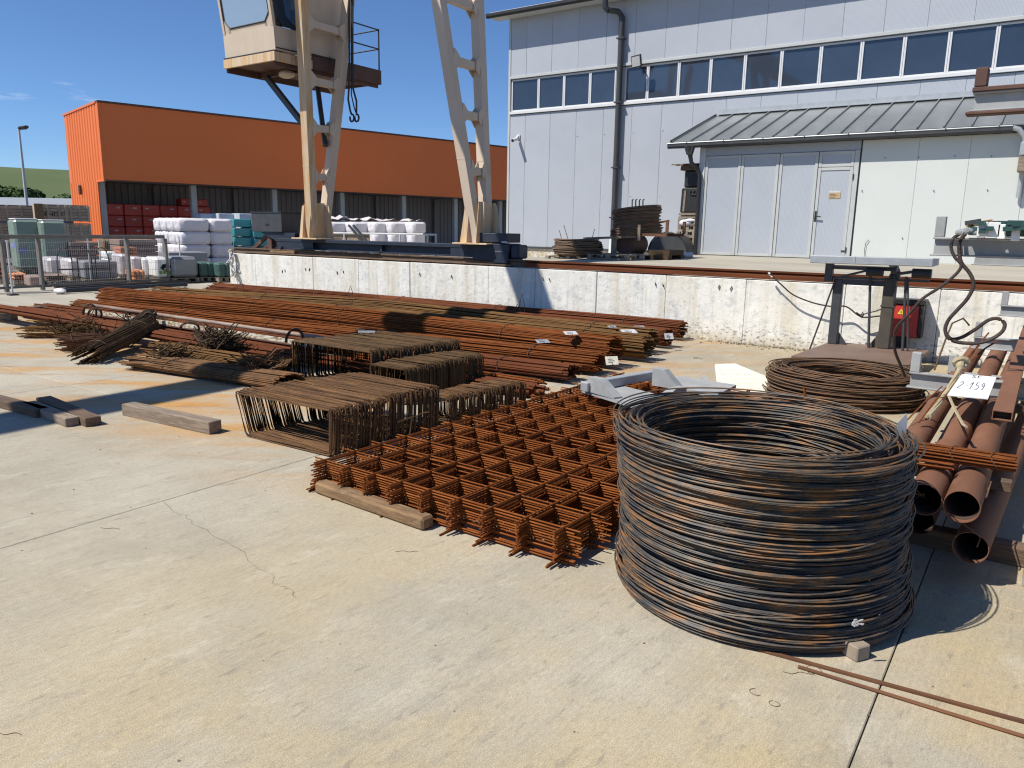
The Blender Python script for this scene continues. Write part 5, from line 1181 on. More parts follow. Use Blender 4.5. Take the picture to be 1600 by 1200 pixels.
# ================================================================== WIRE COILS
def helix(layers, per, z0, z1, rprof, wr, seg, seed, jr=.010, jz=.006, amp=.012, loose=.10):
    """one continuous wire wound up and down in layers; turns cross each other a little as in a loosely wound coil"""
    rr = np.random.default_rng(seed); R_ = []; Z_ = []; A_ = []; PH = []; CXY = []
    for l_ in range(layers):
        zs = np.linspace(z0, z1, per); zs = zs if l_ % 2 == 0 else zs[::-1]
        for z in zs:
            R_.append((l_, z)); Z_.append(z+rr.normal(0, jz)); k = 1.0 if rr.random() > loose else 2.6
            A_.append(k*amp*rr.normal()); PH.append(rr.uniform(0, 2*PI)); CXY.append(rr.normal(0, jr*.8*k, 2))
    N = len(Z_); th = np.linspace(0, 2*PI*(N-1), (N-1)*seg+1); s = th/(2*PI)
    ip = lambda arr: np.interp(s, np.arange(N), np.array(arr))
    rad = np.array([rprof(l_, z)+rr.normal(0, jr) for l_, z in R_]); cxy = np.array(CXY)
    # amplitude and phase stay fixed through a turn, blended at its end
    amp_ = ip(A_); ph = np.array(PH)[np.minimum(s.astype(int), N-1)]; ph2 = np.array(PH)[np.minimum(s.astype(int)+1, N-1)]; f = s-s.astype(int); f = f*f*(3-2*f)
    ph3 = np.array(PH)[::-1][np.minimum(s.astype(int), N-1)]; ph4 = np.array(PH)[::-1][np.minimum(s.astype(int)+1, N-1)]
    wob = (1-f)*np.sin(th+ph)+f*np.sin(th+ph2)+.55*((1-f)*np.sin(2*th+ph3)+f*np.sin(2*th+ph4))+.3*((1-f)*np.sin(3*th+2*ph)+f*np.sin(3*th+2*ph2))
    r_ = ip(rad)*(1+.010*np.sin(2*th+ip(PH)*.3))+.35*np.abs(amp_)*((1-f)*np.sin(2*th+ph4)+f*np.sin(2*th+ph3))
    x = r_*np.cos(th)+ip(cxy[:, 0]); y = r_*np.sin(th)+ip(cxy[:, 1]); z = ip(Z_)+amp_*wob
    z = np.clip(z, z0-.012, None)
    b = MB(); b.tube(np.stack([x, y, z], 1), wr, 4); return b
c1 = np.array([-1.045, 3.555, 0])
def rp1(l_, z):
    t = (z-.03)/.79; o = .648+.022*max(0, (t-.80)/.2)**1.5+.022*max(0, (.22-t)/.22)+.006*math.sin(t*11); return o-(.0, .016, .04, .075, .11)[l_]
cc = thing('wire_coil', c1, 'big tall coil of dark grey steel wire with rust streaks, standing in the foreground', 'wire coil')
hb = helix(5, 124, .020, .805, rp1, .0042, 60, 51, jr=.0075, jz=.0045, amp=.0085, loose=.20)
V = np.vstack(hb.v); V = V+rt_*(.062*(1-V[:, 2:3]/.8)); hb.v = [V+c1]; hb.build('winding', COIL, cc, smooth=True)
# loose end turns hanging from the rim and lying by the foot
def looseturns(b):
    rr = np.random.default_rng(8)
    for k in range(9):
        th = np.linspace(0, 2*PI, 60)[:-1]; r_ = .655+.022*rr.random()-.012*k*(k > 4); o = rr.normal(0, .012, 2); z = .80+.045*rr.random()+.02*np.sin(th+rr.uniform(0, 6))
        b.tube(np.stack([c1[0]+o[0]+r_*np.cos(th), c1[1]+o[1]+r_*np.sin(th)*.985, z], 1), .0042, 4, closed=True)
    for k in range(4):
        th = np.linspace(0, 2*PI, 60)[:-1]; r_ = .655+.008*k; z = .012+.010*k+.008*np.sin(th+k)
        b.tube(np.stack([c1[0]+.045+r_*np.cos(th), c1[1]+.03+r_*np.sin(th), z], 1), .0042, 4, closed=True)
    p = G(1426, 775, .42)
    for k in range(3): b.tube([p+rt_*-.06+ZZ*(.02*k), p+rt_*.02+ZZ*(.03-.02*k), p+rt_*.06+ZZ*(-.01+.012*k)], .004, 4)
part('loose_turn', COIL, cc, looseturns, smooth=True)
p = c1+np.array([.60, .25, .80]); q = onY(1402, 690, p[1])
part('metal_tag', TAGM, cc, lambda b: b.prism([q+np.array([-.008, 0, -.02]), q+np.array([.026, .02, -.01]), q+np.array([.028, .02, .10]), q+np.array([.02, .015, .135]), q+np.array([-.008, 0, .09])], (.002, -.003, 0)))
q = onY(1338, 974, 3.07)
part('paper_scrap', TAGW, cc, lambda b: [b.frame(q+rt_*random.uniform(-.018, .018)+ZZ*random.uniform(-.010, .010), rt_*.012+ZZ*random.uniform(-.008, .008), fw_*.003, ZZ*.007+rt_*random.uniform(-.006, .006)) for k in range(12)])
sp_a, sp_c = G(1296, 1010), G(1338, 1036)
timber('short pale wood block wedged under the front of the big wire coil', sp_a, sp_c, .075, .065, PALLET, ch=.005, group=None)
tag(part('wood_block', PALLET, None, lambda b: b.frame((-1.5, 3.6, 0), (.5, -.2, 0), (.04, .09, 0), (0, 0, .035), .006)), 'flat wood block under the middle of the big wire coil, mostly hidden', 'wood block')
c2 = np.array([-1.66, 8.58, 0])
cc2 = thing('wire_coil', c2, 'flat rusty brown wire coil lying in front of the steel plate platform', 'wire coil')
hb = helix(9, 20, .03, .31, lambda l_, z: .80-.034*l_-.05*(z/.31)*(1 if l_ < 3 else 0), .0062, 56, 52, jr=.016, jz=.012, amp=.016)
hb.v = [np.vstack(hb.v)+c2]; hb.build('winding', COILR, cc2, smooth=True)
q = G(1258, 612, .2); part('tie_wire', RUST, cc2, lambda b: (b.tube([q+np.array([.012*math.cos(a), .012*math.sin(a)-.02, .13*math.sin(a*.5)-.08]) for a in np.linspace(0, 2*PI, 10)], .009, 5), b.beam(q-ZZ*.1, q+ZZ*.06, .03, .03)))
tag(part('wood_block', WOODG, None, lambda b: b.frame((-2.0, 8.4, 0), (.8, .2, 0), (-.03, .12, 0), (0, 0, .05), .006)), 'wood block inside the ring of the flat rusty coil', 'wood block')

# ================================================================== GREY STEEL BASE FRAME ON THE MATS, FOAM BOARD
zf = .235
gf = thing('steel_base_frame', G(985, 610, zf), 'grey primed steel base frame with gusset plates resting on the far end of the mats', 'steel frame')
def slab3(px, z0, h): 
    def f(b):
        P = [G(*q, z0) for q in px]; b.prism(P, (0, 0, h))
    return f
part('base_flat', PRIMER, gf, slab3([(909, 613), (1005, 643), (1050, 627), (955, 603)], zf, .03))
part('base_flat', PRIMER, gf, slab3([(1028, 603), (1120, 622), (1150, 606), (1062, 592)], zf, .03))
part('cross_beam', GALV, gf, lambda b: b.beam(G(912, 612, zf+.03)+ZZ*.045, G(1034, 590, zf+.03)+ZZ*.045, .09, .085, ch=.005))
def gusset(pa, pb, hh, th):
    A, B_ = G(*pa, zf+.03), G(*pb, zf+.03); d = B_-A; n_ = np.cross(d, ZZ); n_ /= np.linalg.norm(n_)
    return lambda b: b.prism([A, B_, B_+ZZ*.015, A+d*.42+ZZ*hh, A+ZZ*hh], n_*th)
part('gusset', PRIMER, gf, gusset((930, 610), (972, 622), .135, .09))
part('gusset', PRIMER, gf, gusset((1026, 600), (1068, 607), .165, .09))
part('gusset', PRIMER, gf, gusset((1072, 622), (1030, 632), .10, .08))
fb = thing('foam_board', G(1165, 610), 'cream foam board leaning behind the big coil, marked with a faint grid', 'board')
A, B_ = G(1122, 619), G(1212, 619); u_ = B_-A; bk = np.array([-.35, .40, 0]); bk = fw_*.56+ZZ*.22
part('sheet', FOAM, fb, lambda b: b.prism([A, B_, B_+bk*.55, A+u_*.52+bk*1.02, A+u_*.15+bk], np.cross(u_, bk)/np.linalg.norm(np.cross(u_, bk))*.035))
nn = np.cross(u_, bk); nn /= np.linalg.norm(nn)
if nn[2] < 0: nn = -nn
part('grid_line', mat('pale_grid', (.62, .60, .50)), fb, lambda b: ([b.frame(A+u_*(.2+.13*k)+bk*.05+nn*.0355, u_*.008, bk*(.8-.07*k), nn*.0006) for k in range(6)], [b.frame(A+u_*.1+bk*(.15+.16*k)+nn*.0355, u_*(.75-.05*k), bk*.012, nn*.0006) for k in range(5)]))
part('prop', PRIMER, fb, lambda b: b.frame(A+bk*.6-ZZ*.1-rt_*.06, rt_*.05, bk*.3, ZZ*.03))

# ================================================================== STEEL PLATFORM WITH FRAME AND TOP PANEL BY THE WALL
st = thing('steel_work_stand', (-1.85, 10.6, 0), 'brown steel plate platform with posts and a long galvanised top panel by the wall', 'work stand')
pl = [G(1237, 560, .2), G(1410, 577, .2), G(1445, 549, .2), G(1292, 538, .2)]
part('plate', PLATEB, st, lambda b: b.prism([(-2.50, 9.68, .17), (-1.22, 9.78, .17), (-1.18, 11.42, .17), (-2.42, 11.42, .17)], (0, 0, .05)))
part('skirt', DGREY, st, lambda b: (b.box(-2.40, -1.28, 9.86, 9.92, .03, .169), b.box(-1.32, -1.26, 9.93, 11.3, .03, .169), b.box(-2.42, -2.36, 9.93, 11.3, .03, .169)))
part('foot', BLACK, st, lambda b: [b.box(x, x+.12, y, y+.12, 0, .029) for x in (-2.4, -1.4) for y in (9.9, 11.15)])
zt = .221
part('post', DGREY, st, lambda b: (b.box(-2.41, -2.29, 11.14, 11.24, zt, 1.12, .008), b.prism([(-2.285, 11.19, zt), (-2.16, 11.19, zt), (-2.285, 11.19, zt+.17)], (0, .012, 0))))
part('post', OLIVED, st, lambda b: (b.box(-1.78, -1.63, 11.14, 11.27, zt, 1.16, .01), b.prism([(-1.785, 11.2, zt), (-1.90, 11.2, zt), (-1.785, 11.2, zt+.19)], (0, .012, 0)), b.box(-1.79, -1.62, 11.13, 11.28, .78, .80)))
part('cross_bar', DGREY, st, lambda b: (b.box(-2.42, -1.25, 11.16, 11.20, 1.125, 1.15), b.box(-2.28, -1.77, 11.17, 11.23, 1.05, 1.12)))
for a_, c_, rr_ in (((1357, 545), (1360, 428), .018), ((1410, 548), (1416, 432), .018), ((1397, 470), (1398, 432), .010), ((1418, 552), (1419, 434), .012)):
    part('rod', DGREY, st, lambda b: b.cyl(onY(*a_, 11.12), onY(*c_, 11.12), rr_, 7))
part('stay', DGREY, st, lambda b: b.cyl(onY(1264, 549, 11.35), onY(1304, 440, 11.10), .012, 6))
part('pivot', DGREY, st, lambda b: (b.tube([(-1.67, 11.2, 1.16), (-1.66, 11.2, 1.24), (-1.70, 11.2, 1.34), (-1.68, 11.2, 1.40)], [.075, .06, .055, .075], 10), b.cyl((-1.70, 11.1, 1.26), (-1.63, 11.1, 1.26), .05, 10)), smooth=True)
A, B_ = onY(1265, 411, 10.88), onY(1457, 417, 10.88); hp = .103
part('top_panel', GALV, st, lambda b: (b.frame(A, (B_[0]-A[0], 0, B_[2]-A[2]), (0, .14, 0), (0, 0, hp), .008), b.prism([B_+np.array([.001, 0, 0]), B_+np.array([.05, .06, .02]), B_+np.array([.05, .06, hp]), B_+np.array([.001, 0, hp])], (0, .1, 0))))
part('panel_rail', DGREY, st, lambda b: (b.box(-2.48, -1.72, 11.10, 11.16, A[2]-.075, A[2]-.02), b.box(-2.52, -2.42, 11.08, 11.16, 1.08, A[2]-.005), b.beam((-2.40, 11.12, A[2]-.20), (-2.0, 11.12, A[2]-.08), .02, .03), b.beam((-1.64, 11.12, A[2]-.11), (-1.35, 11.12, A[2]-.05), .05, .04)))
for x0, x1 in ((-1.98, -1.78), (-1.44, -1.22)): part('roller', BLACK, st, lambda b: b.cyl((x0, 11.02, A[2]-.085), (x1, 11.02, A[2]-.085), .062, 14), smooth=True)
part('panel_strap', GALV, st, lambda b: b.box(-2.13, -2.11, 10.873, 10.879, A[2]+.01, A[2]+hp))

eb = thing('electric_cabinet', (-1.4, 11.4, .1), 'red electric cabinet with a yellow warning triangle standing before the white wall', 'electric cabinet')
bx = [onY(1388, 476, 11.3), onY(1440, 476, 11.3), onY(1380, 525, 11.3), onY(1431, 527, 11.3)]
xa, xb, z0, z1 = -1.80, -1.375, .352, .785
part('door', REDBOX, eb, lambda b: b.frame((xa, 11.60, z0), (xb-xa, 0, 0), (0, .02, 0), (0, 0, z1-z0), .006))
part('case', BLACK, eb, lambda b: (b.box(xa-.01, xb+.05, 11.622, 11.845, z0-.01, z1+.01), b.box(xa-.03, xb+.07, 11.58, 11.847, z1+.011, z1+.08, .006), b.box(xb+.012, xb+.055, 11.585, 11.621, z0+.03, z1)))
part('cable_gland', BLACK, eb, lambda b: b.box(-1.66, -1.50, 11.66, 11.80, .0, z0-.011))
tq = onY(1408, 488, 11.6); part('warning_triangle', YELLOW, eb, lambda b: b.prism([(tq[0]-.045, 11.596, tq[2]-.025), (tq[0]+.045, 11.596, tq[2]-.025), (tq[0], 11.596, tq[2]+.05)], (0, .003, 0)))
part('bolt_sign', INK, eb, lambda b: b.prism([(tq[0]+.004, 11.594, tq[2]+.028), (tq[0]-.012, 11.594, tq[2]+.002), (tq[0]+.002, 11.594, tq[2]+.002), (tq[0]-.004, 11.594, tq[2]-.018), (tq[0]+.014, 11.594, tq[2]+.009), (tq[0], 11.594, tq[2]+.009)], (0, .0015, 0)))
part('lock', BLACK, eb, lambda b: b.cyl((xa+.03, 11.585, (z0+z1)/2), (xa+.03, 11.60, (z0+z1)/2), .014, 8))
part('label', TAGW, eb, lambda b: b.box(xa-.03, xa, 11.80, 11.846, .22, .36))

def cable(label, pts, r, Y=None, group=None, m=RUBBER, name='cable', n=4):
    P = np.array([onY(x, y, Y if len(q) == 0 else q[0]) for x, y, *q in pts])
    # smooth through the points
    Q = []; PP = np.vstack([2*P[0]-P[1], P, 2*P[-1]-P[-2]])
    for i in range(1, len(PP)-2):
        for t in np.arange(0, 1, 1/n):
            a, b_, c_, d = PP[i-1:i+3]; Q.append(.5*((2*b_)+(-a+c_)*t+(2*a-5*b_+4*c_-d)*t*t+(-a+3*b_-3*c_+d)*t**3))
    Q.append(P[-1]); return tag(part(name, m, None, lambda b: b.tube(Q, r, 7), smooth=True), label, 'cable', group)
cable('thin dark cable sagging along the wall to the work stand', [(1203, 428), (1222, 446), (1240, 461), (1270, 473), (1300, 479), (1322, 479), (1340, 492), (1352, 496), (1372, 494), (1384, 494)], .011, 11.7)
cable('thin dark cable end looping from the sagging one up to the post', [(1338, 488), (1345, 492), (1356, 489), (1372, 485), (1386, 478)], .008, 11.68)
tag(part('cable_plug', TAGW, None, lambda b: b.cyl(onY(1201, 426, 11.72), onY(1207, 433, 11.70), .016, 8)), 'white plug end of the thin cable on the crane rail', 'plug')

# ================================================================== CANTILEVER RACK WITH PIPES AND TUBES
rk = thing('cantilever_rack', (1.2, 8, 0), 'grey cantilever rack whose arms carry pipes and green profiles, cut by the picture edge', 'rack')
def arm(y, x0, x1, zt_, h=.125, wdt=.075, m=PRIMER, stop=.15, par=None):
    def f(b):
        b.box(x0, x1, y-wdt/2, y+wdt/2, zt_-.014, zt_, .003); b.box(x0+.01, x1, y-.006, y+.006, zt_-h+.012, zt_-.0145); b.box(x0-.01, x1, y-wdt/2, y+wdt/2, zt_-h, zt_-h+.0118, .003)
    a = part('arm', m, rk, f)
    part('arm_stop', m, a, lambda b: b.box(x0+.005, x0+.07, y-wdt/2+.004, y+wdt/2-.004, zt_+.001, zt_+stop, .004)); return a
rows = [6.5, 8.4, 10.2]
arm(6.5, -.785, 1.15, .685); arm(6.5, -.735, 1.15, 1.70, h=.135)
ta = arm(6.5, -.60, 1.15, 2.70, h=.13, m=PRIMER, stop=.15)
part('rusty_flange', BROWNP, rk, lambda b: (b.box(-.605, 1.15, 6.445, 6.555, 2.701, 2.73, .004), b.box(-.63, 1.15, 6.44, 6.56, 2.545, 2.568, .006), b.box(-.598, -.52, 6.45, 6.55, 2.731, 2.86, .008)))
arm(8.0, -.66, 1.15, .49, h=.12); arm(9.0, -.55, 1.15, .72, h=.12); arm(10.0, -.40, 1.15, .98, h=.12)
arm(8.4, -.60, 1.15, 1.58, h=.13)
for y in (6.5, 8.2, 9.95):
    part('column', PRIMER, rk, lambda b: b.box(1.151, 1.35, y-.1, y+.1, 0, 3.0, .006)); part('base', PRIMER, rk, lambda b: b.box(-.3 if y > 9 else .35, 1.15, y-.09, y+.09, .0, .09, .006))
part('front_post', PRIMER, rk, lambda b: b.box(.085, .20, 4.36, 4.50, .0, .62, .006))
part('post_rust', CREAMR, rk, lambda b: b.box(.11, .14, 4.352, 4.359, .05, .5))
# pipes
def pipe_(label, a, c, ro, grp='large rusty pipes on the rack'):
    t = thing('steel_pipe', (np.array(a)+np.array(c))/2, label, 'pipe', grp)
    part('wall', PIPEM, t, lambda b: b.pipe(a, c, ro, ro*.955, 36), smooth=True)
    part('bore_end', PIPEIN, t, lambda b: b.pipe(np.array(a)+(np.array(c)-np.array(a))*.006, c, ro*.954, ro*.93, 36), smooth=True)
    return t
RP = .0795
pipe_('rusty pipe in the upper layer, its open end half hidden by the big coil', (-.364, 4.10, .43), (-.36, 10.4, .43), RP)
pipe_('rusty pipe in the upper layer, its round open end in full view', (-.203, 4.10, .43), (-.165, 10.4, .43), RP)
pipe_('lowest rusty pipe, its open end nearest the ground with a bent wire', (-.147, 4.20, .20), (.10, 10.2, .12), RP)
pipe_('rusty pipe in the upper layer seen only behind the straight bars', (-.56, 4.35, .43), (-.58, 10.4, .43), RP)
pipe_('rusty pipe low in the shade behind the big coil', (-.41, 4.45, .20), (-.42, 10.2, .12), RP)
for k, y in enumerate((4.62,)):
    tag(part('pipe_bearer', WOODD, None, lambda b: b.frame((-.80, y, 0), (1.2, 0, 0), (0, .11, 0), (0, 0, .105), .006)), 'dark bearer on the ground under the rusty pipes', 'bearer')
for k, y in enumerate((5.0, 7.4)):
    tag(part('pipe_bearer', WOODD, None, lambda b: b.frame((-.74, y, .285), (.72, 0, 0), (0, .08, 0), (0, 0, .06), .004)), ['thin bearer between the two layers of rusty pipes, under the straight bars', 'thin bearer between the two layers of rusty pipes, behind the white sheet'][k], 'bearer')
wq = np.array([-.135, 4.09, .20])
tag(part('wire_strap', TIE, None, lambda b: (b.tube([(-.30, 4.16, .39), (-.20, 4.14, .34), (-.14, 4.16, .30), (-.11, 4.18, .27), (-.12, 4.19, .215)], .004, 5), b.tube([(-.115, 4.3, .44), (-.11, 4.5, .47), (-.15, 4.2, .37), (-.2, 4.15, .342)], .004, 5)), smooth=True), 'thin bent wire strapped between the pipe ends', 'wire')
def rtube(label, x, y0, y1, z):
    t = thing('square_tube', (x, (y0+y1)/2, z), label, 'tube', 'rusty rectangular tubes on the rack arm'); w, h, tt = .098, .055, .005
    part('skin', PIPEM, t, lambda b: (b.box(x, x+w, y0, y1, z+h-tt, z+h), b.box(x, x+w, y0, y1, z, z+tt), b.box(x, x+tt, y0, y1, z+tt, z+h-tt), b.box(x+w-tt, x+w, y0, y1, z+tt, z+h-tt)))
    part('bore', PIPEIN, t, lambda b: b.box(x+tt, x+w-tt, y0+.06, y1-.05, z+tt, z+h-tt)); return t
rtube('rusty rectangular tube lying over the lower corner of the white sheet', -.165, 5.02, 10.9, .69)
rtube('rusty rectangular tube at the picture edge, next to the one over the sheet', .008, 5.12, 10.9, .69)
# bars lying across the pipes
bundle('bundle of straight orange bars lying across the rusty pipes', [(-.95, 4.50, .525), (-.02, 4.58, .52)], 40, .13, .085, RUST, r=.0058, spread=.02, ties=(.70, .90), group=None, wob=.004, seg=4, seed=61)
bundle('few short orange bars lying across the pipe tops below the straight bundle', [(-.8, 4.36, .525), (-.28, 4.42, .52)], 8, .07, .03, RUST, r=.0065, spread=.02, ties=(), group=None, wob=.002, seg=3, seed=62)
for k, (a_, c_) in enumerate((((1418, 656), (1472, 604)), ((1436, 660), (1478, 606)), ((1446, 656), (1484, 612)))):
    A, B_ = G(*a_, .54), onY(*c_, 5.9)
    tag(part('loose_rod', RUST, None, lambda b: b.tube([A, (A+B_)/2+ZZ*.01, B_], .005, 5)), 'thin orange rod slanting from the bars up toward the rack arm', 'rod', 'thin rods beside the pipes')
for k, (a_, c_, d_) in enumerate((((1460, 578), (1488, 505), 8.6), ((1500, 575), (1530, 540), 7.2), ((1508, 572), (1560, 532), 7.2), ((1500, 580), (1545, 520), 7.3))):
    A, B_ = onY(*a_, d_-.4), onY(*c_, d_)
    pts = [A, (A*.4+B_*.6)+ZZ*.02, B_]
    if k == 0: pts += [B_+rt_*.10+ZZ*.05, B_+rt_*.17-ZZ*.02]
    tag(part('loose_rod', RUST if k else TIE, None, lambda b: b.tube(pts, .009 if k == 0 else .007, 5), smooth=True), ['tall hooked rod bent over at its top before the white wall', 'thin rusty rod crossing behind the rope knot'][min(k, 1)], 'rod', None if k == 0 else 'rods behind the rope knot')
# white sheet with handwritten number
Pn = [G(1503, 584, .735), G(1558, 589, .735), G(1540, 624, .60), G(1480, 617, .60)]
Pn[2] = onY(1540, 624, 5.72); Pn[3] = onY(1480, 617, 5.66); Pn[0] = onY(1503, 584, 6.38); Pn[1] = onY(1557, 589, 6.40)
Pn[2] = Pn[1]+(Pn[3]-Pn[0])*.98+(Pn[1]-Pn[0])*.06
sn = thing('number_sheet', (Pn[0]+Pn[2])/2, 'white sheet with the handwritten number 159 tied to the rack arm', 'sign')
nn = np.cross(Pn[1]-Pn[0], Pn[3]-Pn[0]); nn /= np.linalg.norm(nn)
if nn[2] < 0: nn = -nn
part('sheet', PAPER, sn, lambda b: b.prism(Pn, -nn*.006))
def onsheet(u, v): return (Pn[0]*(1-u)+Pn[1]*u)*(1-v)+(Pn[3]*(1-u)+Pn[2]*u)*v+nn*.001
def stroke(b, pts, w=.007):
    P = [onsheet(*p) for p in pts]
    for a, c in zip(P[:-1], P[1:]):
        d = c-a; L = np.linalg.norm(d)
        if L < 1e-6: continue
        s_ = np.cross(d/L, nn)*w/2; b.prism([a-s_, c-s_, c+s_, a+s_], nn*.0008)
glyph = {'S': [(1, 0), (.3, 0), (0, .2), (.3, .45), (.8, .6), (.9, .85), (.5, 1), (0, .95)], 'C': [(1, .1), (.5, 0), (.1, .3), (.1, .7), (.5, 1), (1, .9)], '2': [(0, .2), (.5, 0), (1, .25), (.5, .6), (0, 1), (1, 1)], '-': [(0, .5), (1, .5)], '1': [(0, .35), (.6, 0), (.45, 1)], '5': [(1, 0), (.2, 0), (.1, .42), (.7, .4), (1, .7), (.6, 1), (0, .95)], '9': [(.9, .25), (.5, 0), (.1, .22), (.4, .5), (.9, .3), (.85, .7), (.5, 1)]}
for txt, u0, v0, du, dv, w in (('SC', .34, .03, .12, .11, .006), ('2-159', .12, .36, .115, .32, .004)):
    for k, ch in enumerate(txt):
        part('handwriting', INK if txt == 'SC' else DGREY, sn, lambda b: stroke(b, [(u0+k*du*1.25+x*du*.85, v0+y*dv) for x, y in glyph[ch]], w))
def ropef(b):
    P = [onY(1502, 566, 6.42), onY(1500, 578, 6.36), onY(1490, 596, 6.3), onY(1478, 616, 6.1), onY(1465, 635, 5.6), onY(1450, 654, 5.1)]
    for k in range(3): b.tube([p+rt_*(.010*math.cos(2.1*k+i)) + ZZ*(.008*math.sin(2.1*k+i)+.01) for i, p in enumerate(P)], .012, 6)
    b.tube([P[0]+ZZ*.03*math.sin(a)+rt_*.05*math.cos(a) for a in np.linspace(0, 2*PI, 9)[:-1]], .02, 6, closed=True)
rp_ = thing('hemp_rope', onY(1490, 596, 6.3), 'frayed pale hemp rope tied round the rack arm beside the number sheet', 'rope')
part('strand', ROPE, rp_, ropef, smooth=True); part('knot', ROPE, rp_, lambda b: b.sphere(onY(1500, 572, 6.38), (.03, .03, .035), 10, 7), smooth=True)
part('tail', ROPE, rp_, lambda b: b.tube([onY(1482, 618, 5.7), onY(1492, 640, 5.4), onY(1505, 664, 5.0), onY(1510, 667, 4.95)], .009, 5), smooth=True)
# heavy twisted sling cables hanging from the upper arm
yc = 6.43
cable('thick brown wire sling hanging from the upper arm down to the lower arm end', [(1500, 366, 6.5), (1490, 372, 6.41), (1486, 386, 6.41), (1492, 402, 6.41), (1502, 414, 6.41), (1494, 428, 6.41), (1470, 448, 6.4), (1440, 468, 6.42), (1418, 494, 6.45), (1402, 510, 6.5), (1397, 530, 6.55), (1399, 550, 6.6), (1406, 568, 6.7), (1414, 588, 6.8)], .0115, yc, m=SLING, name='wire_sling')
cable('thick brown wire sling with a wide loop hanging before the white wall', [(1508, 366, 6.5), (1500, 376, 6.42), (1499, 392, 6.42), (1502, 410, 6.42), (1516, 428, 6.42), (1521, 446, 6.42), (1512, 466, 6.42), (1496, 484, 6.42), (1482, 500, 6.42), (1477, 516, 6.42), (1484, 530, 6.42), (1505, 536, 6.44), (1535, 535, 6.46), (1562, 522, 6.48), (1570, 507, 6.5), (1560, 498, 6.5), (1545, 500, 6.5), (1525, 514, 6.52), (1505, 526, 6.54), (1488, 530, 6.5), (1480, 524, 6.5)], .0135, yc, m=SLING, name='wire_sling')

# green profiles and scrap lying on the upper arms
gp_ = thing('profile_heap', onY(1540, 360, 6.6), 'heap of dark green metal profiles with pale end caps on the upper rack arm', 'metal profiles')
rr = np.random.default_rng(77)
def prof(b):
    for k in range(70):
        x = -.50+rr.uniform(0, 1.5); z = 1.722+rr.uniform(0, .10)*(1-abs(x+.1)*.3); y0 = 6.34+rr.uniform(-.12, .12); L = rr.uniform(.3, 1.1); b.beam((x, y0, z), (x+rr.uniform(-.1, .1), y0+L, z+rr.uniform(-.012, .02)), .045, .03)
    for k in range(40):
        x = -.52+rr.uniform(0, 1.3); y0 = 6.33+rr.uniform(-.08, .1); z = 1.722+rr.uniform(0, .085); b.beam((x, y0, z), (x+rr.uniform(.08, .35), y0+rr.uniform(-.06, .1), z+rr.uniform(-.015, .025)), .04, .03)
part('profile', GREENP, gp_, prof)
for px, py, w in ((1535, 358, .06), (1553, 359, .075), (1565, 362, .05), (1587, 365, .05)):
    q = onY(px, py, 6.30); part('end_cap', PRINTW, gp_, lambda b: b.frame(q-np.array([w/2, 0, .05]), (w, 0, 0), (0, .05, 0), (0, 0, .10), .004))
part('cardboard_strip', CARD, gp_, lambda b: (b.beam(onY(1512, 352, 6.4), onY(1548, 346, 6.5), .04, .03), b.beam(onY(1540, 350, 6.45), onY(1580, 350, 6.5), .06, .03)))
part('tube_end', DGREY, gp_, lambda b: b.beam(onY(1508, 349, 6.36), onY(1533, 345, 6.36), .045, .03))
part('foil', SILVER, gp_, lambda b: [b.sphere(onY(1500+k*9, 363-(k % 3)*2, 6.36), (.035, .03, .022), 7, 5) for k in range(5)])
gh = thing('profile_heap', G(1530, 413, 1.1), 'second dark green profile heap with crumpled foil on the raised yard behind the arm', 'metal profiles')
q0 = G(1475, 416, 1.08)
def prof2(b):
    for k in range(22):
        o = q0+np.array([rr.uniform(0, 2.2), rr.uniform(0, .8), rr.uniform(0, .16)]); b.beam(o, o+np.array([1.2+rr.uniform(0, 1.2), rr.uniform(-.15, .15), rr.uniform(-.02, .03)]), .07, .05)
part('profile', GREENP, gh, prof2)
part('foil', SILVER, gh, lambda b: [b.sphere(q0+np.array([.05+.22*k, -.05, .10+.03*(k % 2)]), (.14, .10, .06), 8, 5) for k in range(4)])
part('end_cap', PRINTW, gh, lambda b: [b.frame(q0+np.array([.9+.5*k, -.1, .0]), (.11, 0, 0), (0, .05, 0), (0, 0, .12), .004) for k in range(2)])
sp = thing('wall_box', onY(1596, 240, 17.8), 'grey box on the white annex wall at the picture edge', 'box')
q = onY(1592, 243, 18.2); part('housing', GALV, sp, lambda b: b.frame(q, (.5, 0, 0), (0, .45, 0), (0, 0, .26), .02)); part('lower_box', WOODG, sp, lambda b: b.frame(q-ZZ*.30, (.5, 0, 0), (0, .4, 0), (0, 0, .28), .01))  # plain grey box over a wooden one; not a light source

# ================================================================== ON THE RAISED YARD
def ground_at(px, py):                                  # where the line of sight meets the raised yard
    z = 1.1
    for _ in range(12):
        p = G(px, py, z); z = zplat(p[0], p[1])
    p[2] = z; return p
def smallpallet(name, label, p, L, Wd, H, group=None, m=PALLET, rot=0.0):
    t = thing(name, p, label, 'pallet', group); e1 = np.array([math.cos(rot), math.sin(rot), 0]); e2 = np.array([-math.sin(rot), math.cos(rot), 0]); o = np.array(p)-e1*L/2-e2*Wd/2
    for k in range(3): [part('block', m, t, lambda b: b.frame(o+e2*(k*(Wd-.1)/2)+e1*(j*(L-.09)/2)+ZZ*.029, e1*.09, e2*.10, ZZ*(H-.058))) for j in range(3)]
    for k in range(5): part('deck_board', m, t, lambda b: b.frame(o+e1*(k*(L-.1)/4)+ZZ*(H-.028), e1*.10, e2*Wd, ZZ*.028))
    for k in range(3): part('bottom_board', m, t, lambda b: b.frame(o+e2*(k*(Wd-.1)/2), e1*L, e2*.10, ZZ*.028))
    return t
pc = onY(908, 404, 15.4); pc = np.array([-8.93, 15.4, zplat(-8.93, 15.4)-.06])
